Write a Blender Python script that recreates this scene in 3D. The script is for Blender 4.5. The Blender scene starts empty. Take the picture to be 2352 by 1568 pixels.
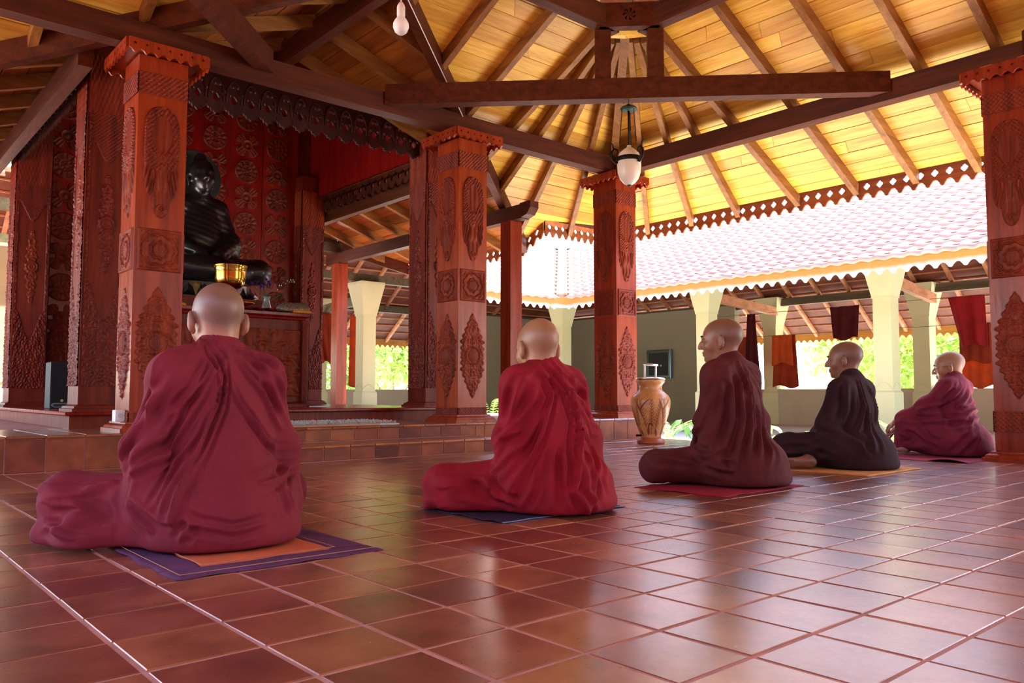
import bpy, bmesh, math, random
import numpy as np
from mathutils import Vector, Matrix

random.seed(7)
rng = np.random.default_rng(7)
SC = bpy.context.scene
COL = SC.collection

# ------------------------------------------------------------------ camera
EYE_H = 0.511
FPX, PITCH, YAW = 1845.0, 0.065, math.radians(48.86)      # focal length in px of a 2352 px wide frame
cd = bpy.data.cameras.new('camera')
cam = bpy.data.objects.new('camera', cd)
COL.objects.link(cam)
cd.sensor_width = 36.0
cd.lens = FPX / 2352.0 * 36.0
cd.clip_start, cd.clip_end = 0.05, 300
cam.location = (0, 0, EYE_H)
cam.rotation_euler = (math.pi / 2 + PITCH, 0, YAW - math.pi / 2)
SC.camera = cam

# ------------------------------------------------------------------ sky, sun, exposure
w = bpy.data.worlds.new('sky'); SC.world = w; w.use_nodes = True
nt = w.node_tree; bg = nt.nodes['Background']
sky = nt.nodes.new('ShaderNodeTexSky'); sky.sky_type = 'NISHITA'
sky.sun_disc = False; sky.sun_elevation = math.radians(70); sky.sun_rotation = math.radians(113)
sky.air_density = 1.0; sky.dust_density = 0.7; sky.ozone_density = 1.0
nt.links.new(sky.outputs['Color'], bg.inputs['Color'])
bg.inputs['Strength'].default_value = 0.60
sd = bpy.data.lights.new('sun', 'SUN'); sd.energy = 20.0; sd.angle = math.radians(0.6); sd.color = (1.0, 0.97, 0.92)
sun = bpy.data.objects.new('sun', sd); COL.objects.link(sun)
SUN_DIR = Vector((-0.40, 0.17, -1.2)).normalized()        # direction the light travels
sun.rotation_euler = SUN_DIR.to_track_quat('-Z', 'Y').to_euler()
vs = SC.view_settings
SC.display_settings.display_device = 'sRGB'
vs.view_transform = 'Standard'; vs.look = 'None'; vs.gamma = 1.0; vs.exposure = 1.12; vs.use_curve_mapping = False
SC.cycles.max_bounces = 6; SC.cycles.diffuse_bounces = 3; SC.cycles.glossy_bounces = 2; SC.cycles.transmission_bounces = 6; SC.cycles.transparent_max_bounces = 6; SC.cycles.adaptive_threshold = 0.03

# ------------------------------------------------------------------ helpers
def link(o, parent=None):
    COL.objects.link(o)
    if parent is not None: o.parent = parent
    return o

def tag(o, label=None, cat=None, group=None, kind=None):
    if label: o['label'] = label
    if cat: o['category'] = cat
    if group: o['group'] = group
    if kind: o['kind'] = kind
    return o

def empty(name, loc=(0, 0, 0), rz=0.0, label=None, cat=None, group=None, kind=None, parent=None):
    o = bpy.data.objects.new(name, None); o.empty_display_size = .1
    o.location = loc; o.rotation_euler = (0, 0, rz)
    link(o, parent)
    return tag(o, label, cat, group, kind)

def mesh_obj(name, verts, faces, mat, parent=None, smooth=False, loc=None, rot=None):
    me = bpy.data.meshes.new(name)
    me.from_pydata([tuple(map(float, v)) for v in verts], [], [tuple(int(i) for i in f) for f in faces])
    if mat: me.materials.append(mat)
    if smooth: me.polygons.foreach_set('use_smooth', [True] * len(me.polygons))
    me.update()
    o = bpy.data.objects.new(name, me)
    if loc is not None: o.location = loc
    if rot is not None: o.rotation_euler = rot
    return link(o, parent)

def inst(name, me, loc=(0, 0, 0), rot=(0, 0, 0), parent=None, scale=None):
    o = bpy.data.objects.new(name, me); o.location = loc; o.rotation_euler = rot
    if scale is not None: o.scale = scale
    return link(o, parent)

class MB:
    """collects shapes, then links them as one mesh object"""
    def __init__(s): s.v, s.f = [], []
    def add(s, vs_, fs_):
        n = len(s.v); s.v += [tuple(p) for p in vs_]; s.f += [tuple(i + n for i in f) for f in fs_]; return s
    def box(s, lo, hi, bev=0.0):
        (x0, y0, z0), (x1, y1, z1) = lo, hi
        if bev <= 0:
            return s.add([(x0,y0,z0),(x1,y0,z0),(x1,y1,z0),(x0,y1,z0),(x0,y0,z1),(x1,y0,z1),(x1,y1,z1),(x0,y1,z1)],
                         [(3,2,1,0),(4,5,6,7),(0,1,5,4),(1,2,6,5),(2,3,7,6),(3,0,4,7)])
        b = bev
        return s.rings([[(x0+b,y0+b,z0),(x1-b,y0+b,z0),(x1-b,y1-b,z0),(x0+b,y1-b,z0)],
                        [(x0,y0,z0+b),(x1,y0,z0+b),(x1,y1,z0+b),(x0,y1,z0+b)],
                        [(x0,y0,z1-b),(x1,y0,z1-b),(x1,y1,z1-b),(x0,y1,z1-b)],
                        [(x0+b,y0+b,z1),(x1-b,y0+b,z1),(x1-b,y1-b,z1),(x0+b,y1-b,z1)]])
    def rings(s, rs, caps=True, closed=False):
        n = len(rs[0]); vs_ = [p for r in rs for p in r]; fs = []
        m = len(rs)
        for i in range(m if closed else m - 1):
            a, b = i * n, ((i + 1) % m) * n
            for k in range(n): fs.append((a + k, a + (k + 1) % n, b + (k + 1) % n, b + k))
        if caps and not closed:
            fs.append(tuple(reversed(range(n)))); fs.append(tuple(range((m - 1) * n, m * n)))
        return s.add(vs_, fs)
    def beam(s, p, q, wd, ht, up=(0, 0, 1), end_p=None, end_q=None):
        """rectangular bar from p to q (centre of its lower face), width wd, height ht along up"""
        p, q = Vector(p), Vector(q); d = (q - p).normalized(); up = Vector(up)
        side = d.cross(up).normalized() * (wd / 2); u = side.cross(d).normalized() * ht
        r = lambda c: [c - side, c + side, c + side + u, c - side + u]
        return s.rings([r(p), r(q)])
    def vbeam(s, p, q, wd, ht):
        """bar whose height is measured vertically and whose ends are plumb"""
        p, q = Vector(p), Vector(q); d = q - p; h = Vector((d.x, d.y, 0)).normalized()
        side = Vector((h.y, -h.x, 0)) * (wd / 2); u = Vector((0, 0, ht))
        r = lambda c: [c - side, c + side, c + side + u, c - side + u]
        return s.rings([r(p), r(q)])
    def lathe(s, prof, c=(0, 0, 0), n=32, caps=True):
        rs = []
        for (r, z) in prof:
            rs.append([(c[0] + r * math.cos(2 * math.pi * k / n), c[1] + r * math.sin(2 * math.pi * k / n), c[2] + z) for k in range(n)])
        return s.rings(rs, caps)
    def tube(s, pts, r, n=8, caps=True):
        pts = [Vector(p) for p in pts]; rs = []
        rad = r if hasattr(r, '__len__') else [r] * len(pts)
        prev = None
        for i, p in enumerate(pts):
            t = (pts[min(i + 1, len(pts) - 1)] - pts[max(i - 1, 0)]).normalized()
            a = prev if prev is not None else (Vector((0, 0, 1)) if abs(t.z) < .9 else Vector((1, 0, 0)))
            u = (a - t * a.dot(t)).normalized(); v = t.cross(u); prev = u
            rs.append([p + (u * math.cos(2*math.pi*k/n) + v * math.sin(2*math.pi*k/n)) * rad[i] for k in range(n)])
        return s.rings(rs, caps)
    def prism(s, poly, y0, y1, xf=None):
        """poly in (x,z), extruded along y; convex or simple fan-safe polygons only"""
        n = len(poly); a = [(x, y0, z) for x, z in poly]; b = [(x, y1, z) for x, z in poly]
        vs_ = a + b
        if xf: vs_ = [xf(p) for p in vs_]
        fs = [tuple(range(n)), tuple(reversed(range(n, 2 * n)))] + [(k, k + n, (k + 1) % n + n, (k + 1) % n) for k in range(n)]
        return s.add(vs_, fs)
    def build(s, name, mat, parent=None, smooth=False, loc=None, rot=None):
        return mesh_obj(name, s.v, s.f, mat, parent, smooth, loc, rot)

def auto_smooth(o, deg=40):
    me = o.data
    me.polygons.foreach_set('use_smooth', [True] * len(me.polygons))
    me.set_sharp_from_angle(angle=math.radians(deg))
    return o

def fix_normals(o):
    bm = bmesh.new(); bm.from_mesh(o.data); bmesh.ops.recalc_face_normals(bm, faces=bm.faces); bm.to_mesh(o.data); bm.free(); return o

def cut_board(name, loops, th, mat, parent=None, xf=None):
    """flat board from an outer outline and holes (loops of (x,z)), thickness th along +y, real through holes"""
    bm = bmesh.new(); ed = []
    for lp in loops:
        vs_ = [bm.verts.new((x, 0, z)) for x, z in lp]
        ed += [bm.edges.new((vs_[i], vs_[(i + 1) % len(vs_)])) for i in range(len(vs_))]
    bmesh.ops.triangle_fill(bm, edges=ed, use_beauty=True, use_dissolve=False)
    g = bmesh.ops.extrude_face_region(bm, geom=list(bm.faces))
    for v in g['geom']:
        if isinstance(v, bmesh.types.BMVert): v.co.y += th
    bmesh.ops.recalc_face_normals(bm, faces=bm.faces)
    if xf:
        for v in bm.verts: v.co = Vector(xf(v.co))
    me = bpy.data.meshes.new(name); bm.to_mesh(me); bm.free(); me.materials.append(mat)
    return link(bpy.data.objects.new(name, me), parent)

def copy_tree(o, parent=None):
    c = o.copy(); COL.objects.link(c); c.parent = parent
    for ch in list(o.children): copy_tree(ch, c)
    return c

# ------------------------------------------------------------------ materials
MATS = {}
def srgb(r, g, b):
    f = lambda c: (c / 255 / 12.92) if c / 255 <= .04045 else ((c / 255 + .055) / 1.055) ** 2.4
    return (f(r), f(g), f(b), 1)

class NT:
    def __init__(s, name):
        s.m = bpy.data.materials.new(name); s.m.use_nodes = True; s.t = s.m.node_tree; s.b = s.t.nodes['Principled BSDF']; MATS[name] = s.m
    def n(s, typ, **kw):
        nd = s.t.nodes.new(typ)
        for k, v in kw.items():
            if hasattr(nd, k): setattr(nd, k, v)
            else: nd.inputs[k].default_value = v
        return nd
    def l(s, a, b): s.t.links.new(a, b)
    def coord(s, kind='Object', scale=(1, 1, 1), rot=(0, 0, 0), rnd=False):
        tc = s.n('ShaderNodeTexCoord'); mp = s.n('ShaderNodeMapping'); s.l(tc.outputs[kind], mp.inputs['Vector'])
        mp.inputs['Scale'].default_value = scale; mp.inputs['Rotation'].default_value = rot
        if rnd:
            r = s.rand(); cm = s.n('ShaderNodeCombineXYZ')
            for i, k in enumerate((37., 91., 53.)):
                mu = s.n('ShaderNodeMath', operation='MULTIPLY'); mu.inputs[1].default_value = k; s.l(r, mu.inputs[0]); s.l(mu.outputs[0], cm.inputs[i])
            s.l(cm.outputs[0], mp.inputs['Location'])
        return mp.outputs[0]
    def rand(s):
        """a random number for each object and each loose piece of a joined mesh"""
        if hasattr(s, '_r'): return s._r
        oi = s.n('ShaderNodeObjectInfo'); ge = s.n('ShaderNodeNewGeometry'); ad = s.n('ShaderNodeMath', operation='ADD'); fr = s.n('ShaderNodeMath', operation='FRACT')
        s.l(oi.outputs['Random'], ad.inputs[0]); s.l(ge.outputs['Random Per Island'], ad.inputs[1]); s.l(ad.outputs[0], fr.inputs[0]); s._r = fr.outputs[0]
        return s._r
    def noise(s, vec, scale=5, detail=4, rough=.55, dist=0):
        nd = s.n('ShaderNodeTexNoise'); s.l(vec, nd.inputs['Vector']); nd.inputs['Scale'].default_value = scale
        nd.inputs['Detail'].default_value = detail; nd.inputs['Roughness'].default_value = rough; nd.inputs['Distortion'].default_value = dist
        return nd.outputs['Fac']
    def ramp(s, fac, stops):
        nd = s.n('ShaderNodeValToRGB'); el = nd.color_ramp.elements
        while len(el) < len(stops): el.new(.5)
        for e, (p, c) in zip(el, stops): e.position = p; e.color = c if len(c) == 4 else (*c, 1)
        s.l(fac, nd.inputs[0]); return nd.outputs[0]
    def mix(s, a, b, fac, mode='MIX'):
        nd = s.n('ShaderNodeMix', data_type='RGBA', blend_type=mode)
        for val, i in ((fac, 0), (a, 6), (b, 7)):
            if hasattr(val, 'is_output'): s.l(val, nd.inputs[i])
            else: nd.inputs[i].default_value = val
        return nd.outputs[2]
    def mrange(s, v, a, b, c, d):
        nd = s.n('ShaderNodeMapRange'); s.l(v, nd.inputs[0])
        for i, k in enumerate((a, b, c, d)): nd.inputs[i + 1].default_value = k
        return nd.outputs[0]
    def bump(s, h, strength=.3, dist=.01):
        nd = s.n('ShaderNodeBump'); s.l(h, nd.inputs['Height']); nd.inputs['Strength'].default_value = strength; nd.inputs['Distance'].default_value = dist
        s.l(nd.outputs[0], s.b.inputs['Normal'])
    def set(s, **kw):
        for k, v in kw.items():
            k = k.replace('_', ' ')
            if hasattr(v, 'is_output'): s.l(v, s.b.inputs[k])
            else: s.b.inputs[k].default_value = v
        return s.m

def m_wood(name, c0, c1, c2, rough=.35, axis='Z', scale=1.0, coat=0.0, rnd=.5, bump=.15):
    t = NT(name); sc = {'X': (.6, 9, 9), 'Y': (9, .6, 9), 'Z': (9, 9, .6)}[axis]
    v = t.coord('Object', tuple(k * scale for k in sc), rnd=True)
    g = t.noise(v, 2.2, 6, .62, .4); f = t.noise(v, 14, 3, .6)
    col = t.ramp(g, [(.28, c0), (.5, c1), (.74, c2)])
    col = t.mix(col, (0.25, .2, .18, 1), t.mrange(f, .45, .75, 0, .28), 'MULTIPLY')
    hv = t.n('ShaderNodeHueSaturation'); t.l(col, hv.inputs['Color']); t.l(t.mrange(t.rand(), 0, 1, 1 - rnd * .5, 1 + rnd * .4), hv.inputs['Value'])
    t.l(t.mrange(t.rand(), 0, 1, .5 - .012 * rnd, .5 + .016 * rnd), hv.inputs['Hue'])
    t.bump(f, bump, .004)
    return t.set(Base_Color=hv.outputs[0], Roughness=t.mrange(f, .3, .7, rough - .06, rough + .1), Specular_IOR_Level=.28, Coat_Weight=coat * .4, Coat_Roughness=.22)

def m_plain(name, c, rough=.5, metal=0.0, var=.12, nscale=6, bump=0.0, bscale=40, **kw):
    t = NT(name); v = t.coord('Object', rnd=True); n = t.noise(v, nscale, 5)
    c2 = tuple(k * (1 - var) for k in c[:3]) + (1,); c3 = tuple(min(1, k * (1 + var)) for k in c[:3]) + (1,)
    col = t.ramp(n, [(.3, c2), (.7, c3)])
    if bump: t.bump(t.noise(v, bscale, 3), bump, .004)
    return t.set(Base_Color=col, Roughness=rough, Metallic=metal, **kw)

# pillars, beams, planks
m_wood('pillar', srgb(112, 34, 12), srgb(154, 54, 22), srgb(178, 72, 34), .30, 'Z', .8, .35, .25)
m_wood('pillar_carved', srgb(92, 28, 10), srgb(130, 44, 18), srgb(154, 60, 28), .5, 'Z', .8, 0, .2, .25)
m_wood('shrine_wood', srgb(82, 24, 10), srgb(116, 36, 16), srgb(140, 50, 24), .48, 'Z', .8, .05, .25)
m_wood('lace_dark', srgb(46, 16, 8), srgb(66, 24, 12), srgb(84, 34, 18), .5, 'Z', .8, 0, .2)
m_wood('red_panel', srgb(104, 14, 8), srgb(136, 22, 11), srgb(150, 32, 17), .28, 'Z', .6, .45, .3)
m_wood('beam', srgb(62, 25, 9), srgb(88, 38, 15), srgb(108, 51, 22), .55, 'Y', .8, .1, .35)
m_wood('beam_x', srgb(62, 25, 9), srgb(88, 38, 15), srgb(108, 51, 22), .55, 'X', .8, .1, .35)
m_wood('rafter', srgb(116, 70, 32), srgb(148, 96, 44), srgb(170, 118, 58), .5, 'X', .8, .05, .35)
m_wood('rafter_y', srgb(116, 70, 32), srgb(148, 96, 44), srgb(170, 118, 58), .5, 'Y', .8, .05, .35)
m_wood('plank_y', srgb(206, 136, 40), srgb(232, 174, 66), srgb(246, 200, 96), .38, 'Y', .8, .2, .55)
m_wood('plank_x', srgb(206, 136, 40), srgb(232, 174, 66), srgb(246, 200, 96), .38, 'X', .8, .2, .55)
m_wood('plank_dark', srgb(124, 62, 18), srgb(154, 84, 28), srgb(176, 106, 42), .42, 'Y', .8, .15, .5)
m_wood('fascia_wood', srgb(120, 62, 28), srgb(156, 88, 42), srgb(178, 108, 56), .5, 'Y', .8, .1, .3)
m_wood('cream_wood', srgb(170, 120, 84), srgb(200, 150, 110), srgb(216, 172, 132), .6, 'X', .8, 0, .3)
m_wood('cloister_rafter', srgb(150, 96, 62), srgb(184, 122, 84), srgb(204, 146, 106), .6, 'X', .8, 0, .3)
m_wood('cloister_plate', srgb(70, 60, 42), srgb(92, 82, 58), srgb(112, 100, 74), .6, 'Y', .8, 0, .2)

def m_tile(name, rough=.2, dark=1.0, coat=1.0):
    t = NT(name); v = t.coord('Object', rnd=True)
    n = t.noise(v, 5, 6, .6, .3); n2 = t.noise(v, 3.0, 3, .5, .6); n3 = t.noise(v, 60, 4, .6)
    c0, c1, c2, c3 = [srgb(*[x * dark for x in c]) for c in (((116, 54, 34), (160, 84, 56), (188, 112, 80), (70, 36, 28)) if coat else ((112, 50, 28), (150, 72, 42), (172, 92, 58), (84, 42, 26)))]
    a = t.ramp(n, [(.25, c0), (.5, c1), (.78, c2)])
    b = t.mix(a, c3, t.mrange(n2, .48, .74, 0, .7))
    hv = t.n('ShaderNodeHueSaturation'); t.l(b, hv.inputs['Color']); t.l(t.mrange(t.rand(), 0, 1, .62, 1.28), hv.inputs['Value']); t.l(t.mrange(t.rand(), 0, 1, .49, .512), hv.inputs['Hue'])
    t.bump(n3, .012, .001)
    return t.set(Base_Color=hv.outputs[0], Roughness=t.mrange(n3, .3, .7, rough - .03, rough + .06), Specular_IOR_Level=.8 if coat else .3, Coat_Weight=coat, Coat_Roughness=.25, Coat_IOR=1.85)
m_tile('floor_tile', .30, 1.0); m_tile('riser_tile', .5, 1.0, 0)
m_plain('grout', srgb(196, 132, 116), .7, var=.2, nscale=9, bump=.2)
m_plain('cream', srgb(196, 192, 146), .7, var=.04, nscale=3, bump=.08)
m_plain('beige_shaded', srgb(140, 132, 106), .8, var=.06, nscale=2, bump=.08)  # the corner walls' beige, with their dimmer light put into the colour
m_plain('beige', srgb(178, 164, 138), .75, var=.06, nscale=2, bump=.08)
m_plain('ground', srgb(224, 220, 212), .9, var=.12, nscale=3, bump=.4)
m_plain('grass', srgb(110, 140, 60), .9, var=.3, nscale=4, bump=.5)
# ================================================================== floor, steps
T = 0.23
A0, B0 = -5.12 * T * -1, 5.905 * T               # a grid joint, in metres
GA = (5.12 * T) % T; GB = (5.905 * T) % T        # grid phase
PLAT_B, PLAT_Z = 5.96, 0.24
STEP_B, STEP_Z, STEP_A0, STEP_A1 = 5.53, 0.12, 2.05, 4.75
FLOOR_A1 = 7.50

def tile_mesh(name, sx, sy, th, mat, bev=.0018):
    m = MB(); m.box((-sx/2, -sy/2, -th), (sx/2, sy/2, 0), bev)
    me = bpy.data.meshes.new(name); me.from_pydata([tuple(p) for p in m.v], [], m.f); me.materials.append(mat); me.update(); return me

floor = MB().box((-5.5, -4.5, -.35), (FLOOR_A1, PLAT_B + .1, -.0022)).build('floor', MATS['grout'])
tag(floor, 'terracotta tiled hall floor with pink grout lines', 'floor', kind='structure')
TS = T - .0108
tm = tile_mesh('tile', TS, TS, .010, MATS['floor_tile'])
cells = []
ia0, ia1 = int((-5.3 - GA) / T), int((FLOOR_A1 - .02 - GA) / T)
ib0, ib1 = int((-4.3 - GB) / T), int((PLAT_B - .01 - GB) / T)
cy, sy_ = math.cos(YAW), math.sin(YAW)
for i in range(ia0, ia1):
    for j in range(ib0, ib1 + 1):
        a, b = GA + (i + .5) * T, GB + (j + .5) * T
        if b + T/2 > PLAT_B + .02: continue
        if STEP_A0 < a < STEP_A1 and b > STEP_B + .1: continue
        dep = a * cy + b * sy_; lat = a * sy_ - b * cy
        vis = dep > .9 and abs(lat) < dep * .66 + .15
        cells.append((dep if vis else 99 + abs(dep), a, b))
cells.sort()
rest = MB()
for k, (d, a, b) in enumerate(cells):
    tx, ty = random.gauss(0, .0022), random.gauss(0, .0022); dz = random.uniform(-.0012, .0008)
    if k < 300:
        inst('tile', tm, (a, b, dz), (tx, ty, random.choice((0, 1, 2, 3)) * math.pi / 2), floor)
    else:
        h = TS / 2; e = .0018; z = lambda x, y: dz + tx * y - ty * x
        r = lambda s, zz: [(a + x, b + y, z(x, y) + zz) for x, y in ((-s, -s), (s, -s), (s, s), (-s, s))]
        rest.rings([r(h, -.009), r(h, -.0018), r(h - e, 0)])
tag(rest.build('tiles', MATS['floor_tile'], floor), kind='stuff')

plat = MB().box((-2.6, PLAT_B + .006, -.3), (7.32, 13.2, PLAT_Z - .0035)).build('tiled_platform', MATS['grout'])
tag(plat, 'raised terracotta tiled platform under the shrine', 'platform', kind='structure')
step = MB().box((STEP_A0, STEP_B + .006, -.02), (STEP_A1, PLAT_B + .004, STEP_Z - .0035)).build('tiled_step', MATS['grout'])
tag(step, 'low terracotta tiled step in front of the shrine platform', 'step', kind='structure')
# risers: joints line up with the floor grid
def riser_row(parent, a0, a1, bface, z0, z1, pitch, phase):
    n0 = math.floor((a0 - phase) / pitch); a = phase + n0 * pitch
    while a < a1 - .01:
        lo, hi = max(a, a0), min(a + pitch, a1)
        if hi - lo > .03:
            m = MB().box((lo + .004, bface, z0 + .004), (hi - .004, bface + .012, z1 - .004), .003)
            m.build('tile', MATS['riser_tile'], parent)
        a += pitch
NOSE = .022
riser_row(plat, -2.6, STEP_A0, PLAT_B, 0, PLAT_Z - NOSE, T, GA)
riser_row(plat, STEP_A0, STEP_A1, PLAT_B, STEP_Z, PLAT_Z - NOSE, .223, 2.946 + .06)
riser_row(plat, STEP_A1, 7.32, PLAT_B, 0, PLAT_Z - NOSE, T, GA)
riser_row(step, STEP_A0, STEP_A1, STEP_B, 0, STEP_Z - NOSE, .223, 2.946)
# treads: bull-nosed edge tiles, then field tiles
def tread(parent, a0, a1, b0, b1, z, pitch, phase, rows):
    a = phase + math.floor((a0 - phase) / pitch) * pitch
    while a < a1 - .01:
        lo, hi = max(a, a0), min(a + pitch, a1)
        if hi - lo > .03:
            bb = b0 - .008
            for r in range(rows):
                be = min(b0 + (r + 1) * pitch, b1)
                if be - bb > .03:
                    m = MB()
                    if r == 0:
                        m.rings([[(lo + .004, bb + .004, z - NOSE), (hi - .004, bb + .004, z - NOSE), (hi - .004, be - .004, z - NOSE), (lo + .004, be - .004, z - NOSE)],
                                 [(lo + .004, bb - .002, z - NOSE + .008), (hi - .004, bb - .002, z - NOSE + .008), (hi - .004, be - .004, z - NOSE + .008), (lo + .004, be - .004, z - NOSE + .008)],
                                 [(lo + .004, bb + .004, z - .003), (hi - .004, bb + .004, z - .003), (hi - .004, be - .004, z - .003), (lo + .004, be - .004, z - .003)],
                                 [(lo + .006, bb + .010, z), (hi - .006, bb + .010, z), (hi - .006, be - .006, z), (lo + .006, be - .006, z)]])
                    else:
                        m.box((lo + .004, bb + .004, z - .012), (hi - .004, be - .004, z), .003)
                    m.build('tile', MATS['floor_tile'], parent)
                bb = be
        a += pitch
tread(step, STEP_A0, STEP_A1, STEP_B, PLAT_B, STEP_Z, .223, 2.946, 2)
tread(plat, -1.9, 7.32, PLAT_B, PLAT_B + 5 * T, PLAT_Z, T, GA, 5)

# ground outside
tag(MB().box((FLOOR_A1, -14, -.5), (22, 24, -.10)).build('ground_yard', MATS['ground']), 'pale sunlit sandy ground of the courtyard', 'ground', kind='structure')
tag(MB().box((-24, 13.2, -.5), (FLOOR_A1, 24, -.101)).build('ground_garden', MATS['ground']), 'pale ground behind the shrine', 'ground', kind='structure')
tag(MB().box((-24, -24, -.5), (-5.5, 13.2, -.101)).build('ground_side', MATS['ground']), 'pale ground beside the hall', 'ground', kind='structure')
tag(MB().box((-5.5, -24, -.5), (FLOOR_A1, -4.5, -.101)).build('ground_front', MATS['ground']), 'pale ground in front of the hall', 'ground', kind='structure')
tag(MB().box((-5.5, PLAT_B + .1, -.5), (-2.6, 13.2, -.101)).build('ground_strip', MATS['ground']), 'pale ground beside the shrine platform', 'ground', kind='structure')

# ================================================================== roof of the hall (called ceiling: only its underside shows)
CA, CB = 3.25, 2.45                     # centre of the square hall
HALF = 4.95
EZ, SL = 2.63, 0.49                     # rafter underside at the eave, slope
RD = 0.115                              # rafter depth, vertical
def zmain(d): return EZ + SL * (HALF - d)          # d: distance from the centre axis
GSL, GZ, GHALF = 0.35, 3.75, 3.80      # cross roof over the shrine
def zg(d): return GZ - GSL * d
def b_valley(d): return CB + HALF - (zg(d) - EZ) / SL
ceiling = empty('ceiling', (0, 0, 0), label='honey coloured plank ceiling on exposed dark rafters and beams', cat='ceiling', kind='structure')

PW = 0.152                              # horizontal pitch of the plank courses
def clip_poly(lo, hi): return hi - lo > .06
def plank(pts, nrm_z, mat):
    """pts: 4 corners (x,y,z) of the visible underside; 20 mm thick upwards"""
    m = MB(); up = [(x, y, z + .022) for x, y, z in pts]
    m.add(list(pts) + up, [(0, 1, 2, 3), (7, 6, 5, 4), (0, 4, 5, 1), (1, 5, 6, 2), (2, 6, 7, 3), (3, 7, 4, 0)])
    return fix_normals(m.build('plank', mat, ceiling))

def courses(segs_of, zf, map_xy, dmin, dmax, pw, mat, split):
    """one roof plane: courses at distance d from its ridge axis; segs_of(d) gives the runs [(t0,t1),...] along the eave"""
    d = dmin
    while d < dmax - .02:
        d1 = min(d + pw, dmax)
        lo, hi = d + .004, d1 - .004
        sl_, sh_ = segs_of(lo), segs_of(hi)
        if len(sl_) == 1 and len(sh_) == 2: sl_ = [(sl_[0][0], 0.0), (0.0, sl_[0][1])]
        for (s0, s1), (r0, r1) in zip(sl_, sh_):
            a, b = min(s0, r0), max(s1, r1)
            if b - a < .05: continue
            cuts = [0.0]
            if split and b - a > 2.2:
                k = random.uniform(.9, 2.6)
                while k < b - a - .7: cuts.append(k / (b - a)); k += random.uniform(1.8, 3.0)
            cuts.append(1.0)
            for c0, c1 in zip(cuts[:-1], cuts[1:]):
                g = .0015
                lerp = lambda u, v, c: u + (v - u) * c
                q = []
                for dd, (u, v), c in ((lo, (s0, s1), c0), (lo, (s0, s1), c1), (hi, (r0, r1), c1), (hi, (r0, r1), c0)):
                    t = lerp(u, v, c) + (g if c == c0 else -g)
                    x, y = map_xy(dd, t); q.append((x, y, zf(dd) + RD + random.uniform(0, .004) * 0))
                off = random.uniform(0, .005); q = [(x, y, z + off) for x, y, z in q]
                plank(q, 1, mat)
        d = d1
# right plane (eave towards +A), left plane (eave towards +B) and the two behind the camera
RAKE = GHALF                              # the left plane runs on down to the valley inside |A-CA| < RAKE
def segs_full(d): return [(-d, d)]
def segs_left(d):
    if CB + d <= b_valley(0): return [(-d, d)]
    dv = (GZ - EZ - SL * (HALF - d)) / GSL        # half width taken out by the cross roof at this course
    e = min(d, RAKE) if d > HALF else d
    return [(-e, -dv), (dv, e)] if dv < e else []
courses(segs_full, zmain, lambda d, t: (CA + d, CB + t), .30, HALF + .02, PW, MATS['plank_y'], True)
dmax_left = next(d for d in np.arange(HALF, HALF + 1.5, .01) if (GZ - EZ - SL * (HALF - d)) / GSL >= RAKE)
def segs_left2(d):
    s = segs_left(d); return s
courses(segs_left2, zmain, lambda d, t: (CA + t, CB + d), .30, HALF + .02, PW, MATS['plank_x'], True)
courses(lambda d: segs_left(d) or [], zmain, lambda d, t: (CA + t, CB + d), HALF + .02, dmax_left, PW, MATS['plank_x'], False)
courses(segs_full, zmain, lambda d, t: (CA - d, CB - t), .30, HALF + .02, PW * 2, MATS['plank_y'], False)
courses(segs_full, zmain, lambda d, t: (CA - t, CB - d), .30, HALF + .02, PW * 2, MATS['plank_x'], False)
# cross roof: right and left planes, hipped at the back
EB, EZ2, CS = 10.05, 2.14, .60            # inner eave of the back cloister wing, which the cross roof runs into
def b_back(d): return min(12.45, EB + (zg(d) - EZ2) / CS)
SHF = 7.19                              # the shrine chamber is taller and stands up through the cross roof
SHW = {1: 1.88, -1: 1.62}
for sg in (1, -1):
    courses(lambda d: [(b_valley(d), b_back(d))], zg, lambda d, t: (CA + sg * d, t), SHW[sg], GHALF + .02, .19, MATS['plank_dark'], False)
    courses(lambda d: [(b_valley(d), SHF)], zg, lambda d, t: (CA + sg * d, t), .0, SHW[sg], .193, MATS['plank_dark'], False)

# outer skin (clay tiles lie above it; never seen from inside, keeps the daylight out of the joints)
def skin(name, polys):
    m = MB()
    for q in polys:
        n = len(q); m.add([(x, y, z + RD + .03) for x, y, z in q] + [(x, y, z + RD + .07) for x, y, z in q],
                          [tuple(range(n)), tuple(reversed(range(n, 2 * n)))] + [(k, k + n, (k + 1) % n + n, (k + 1) % n) for k in range(n)])
    return fix_normals(m.build(name, MATS['beam'], ceiling))
def pm(dx, dy): return (CA + dx, CB + dy, zmain(max(abs(dx), abs(dy))))
h = HALF + .04; dv0 = b_valley(0) - CB
sk = [[pm(h, -h), pm(h, h), pm(0, 0)], [pm(-h, h), pm(-h, -h), pm(0, 0)], [pm(-h, -h), pm(h, -h), pm(0, 0)]]
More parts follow.
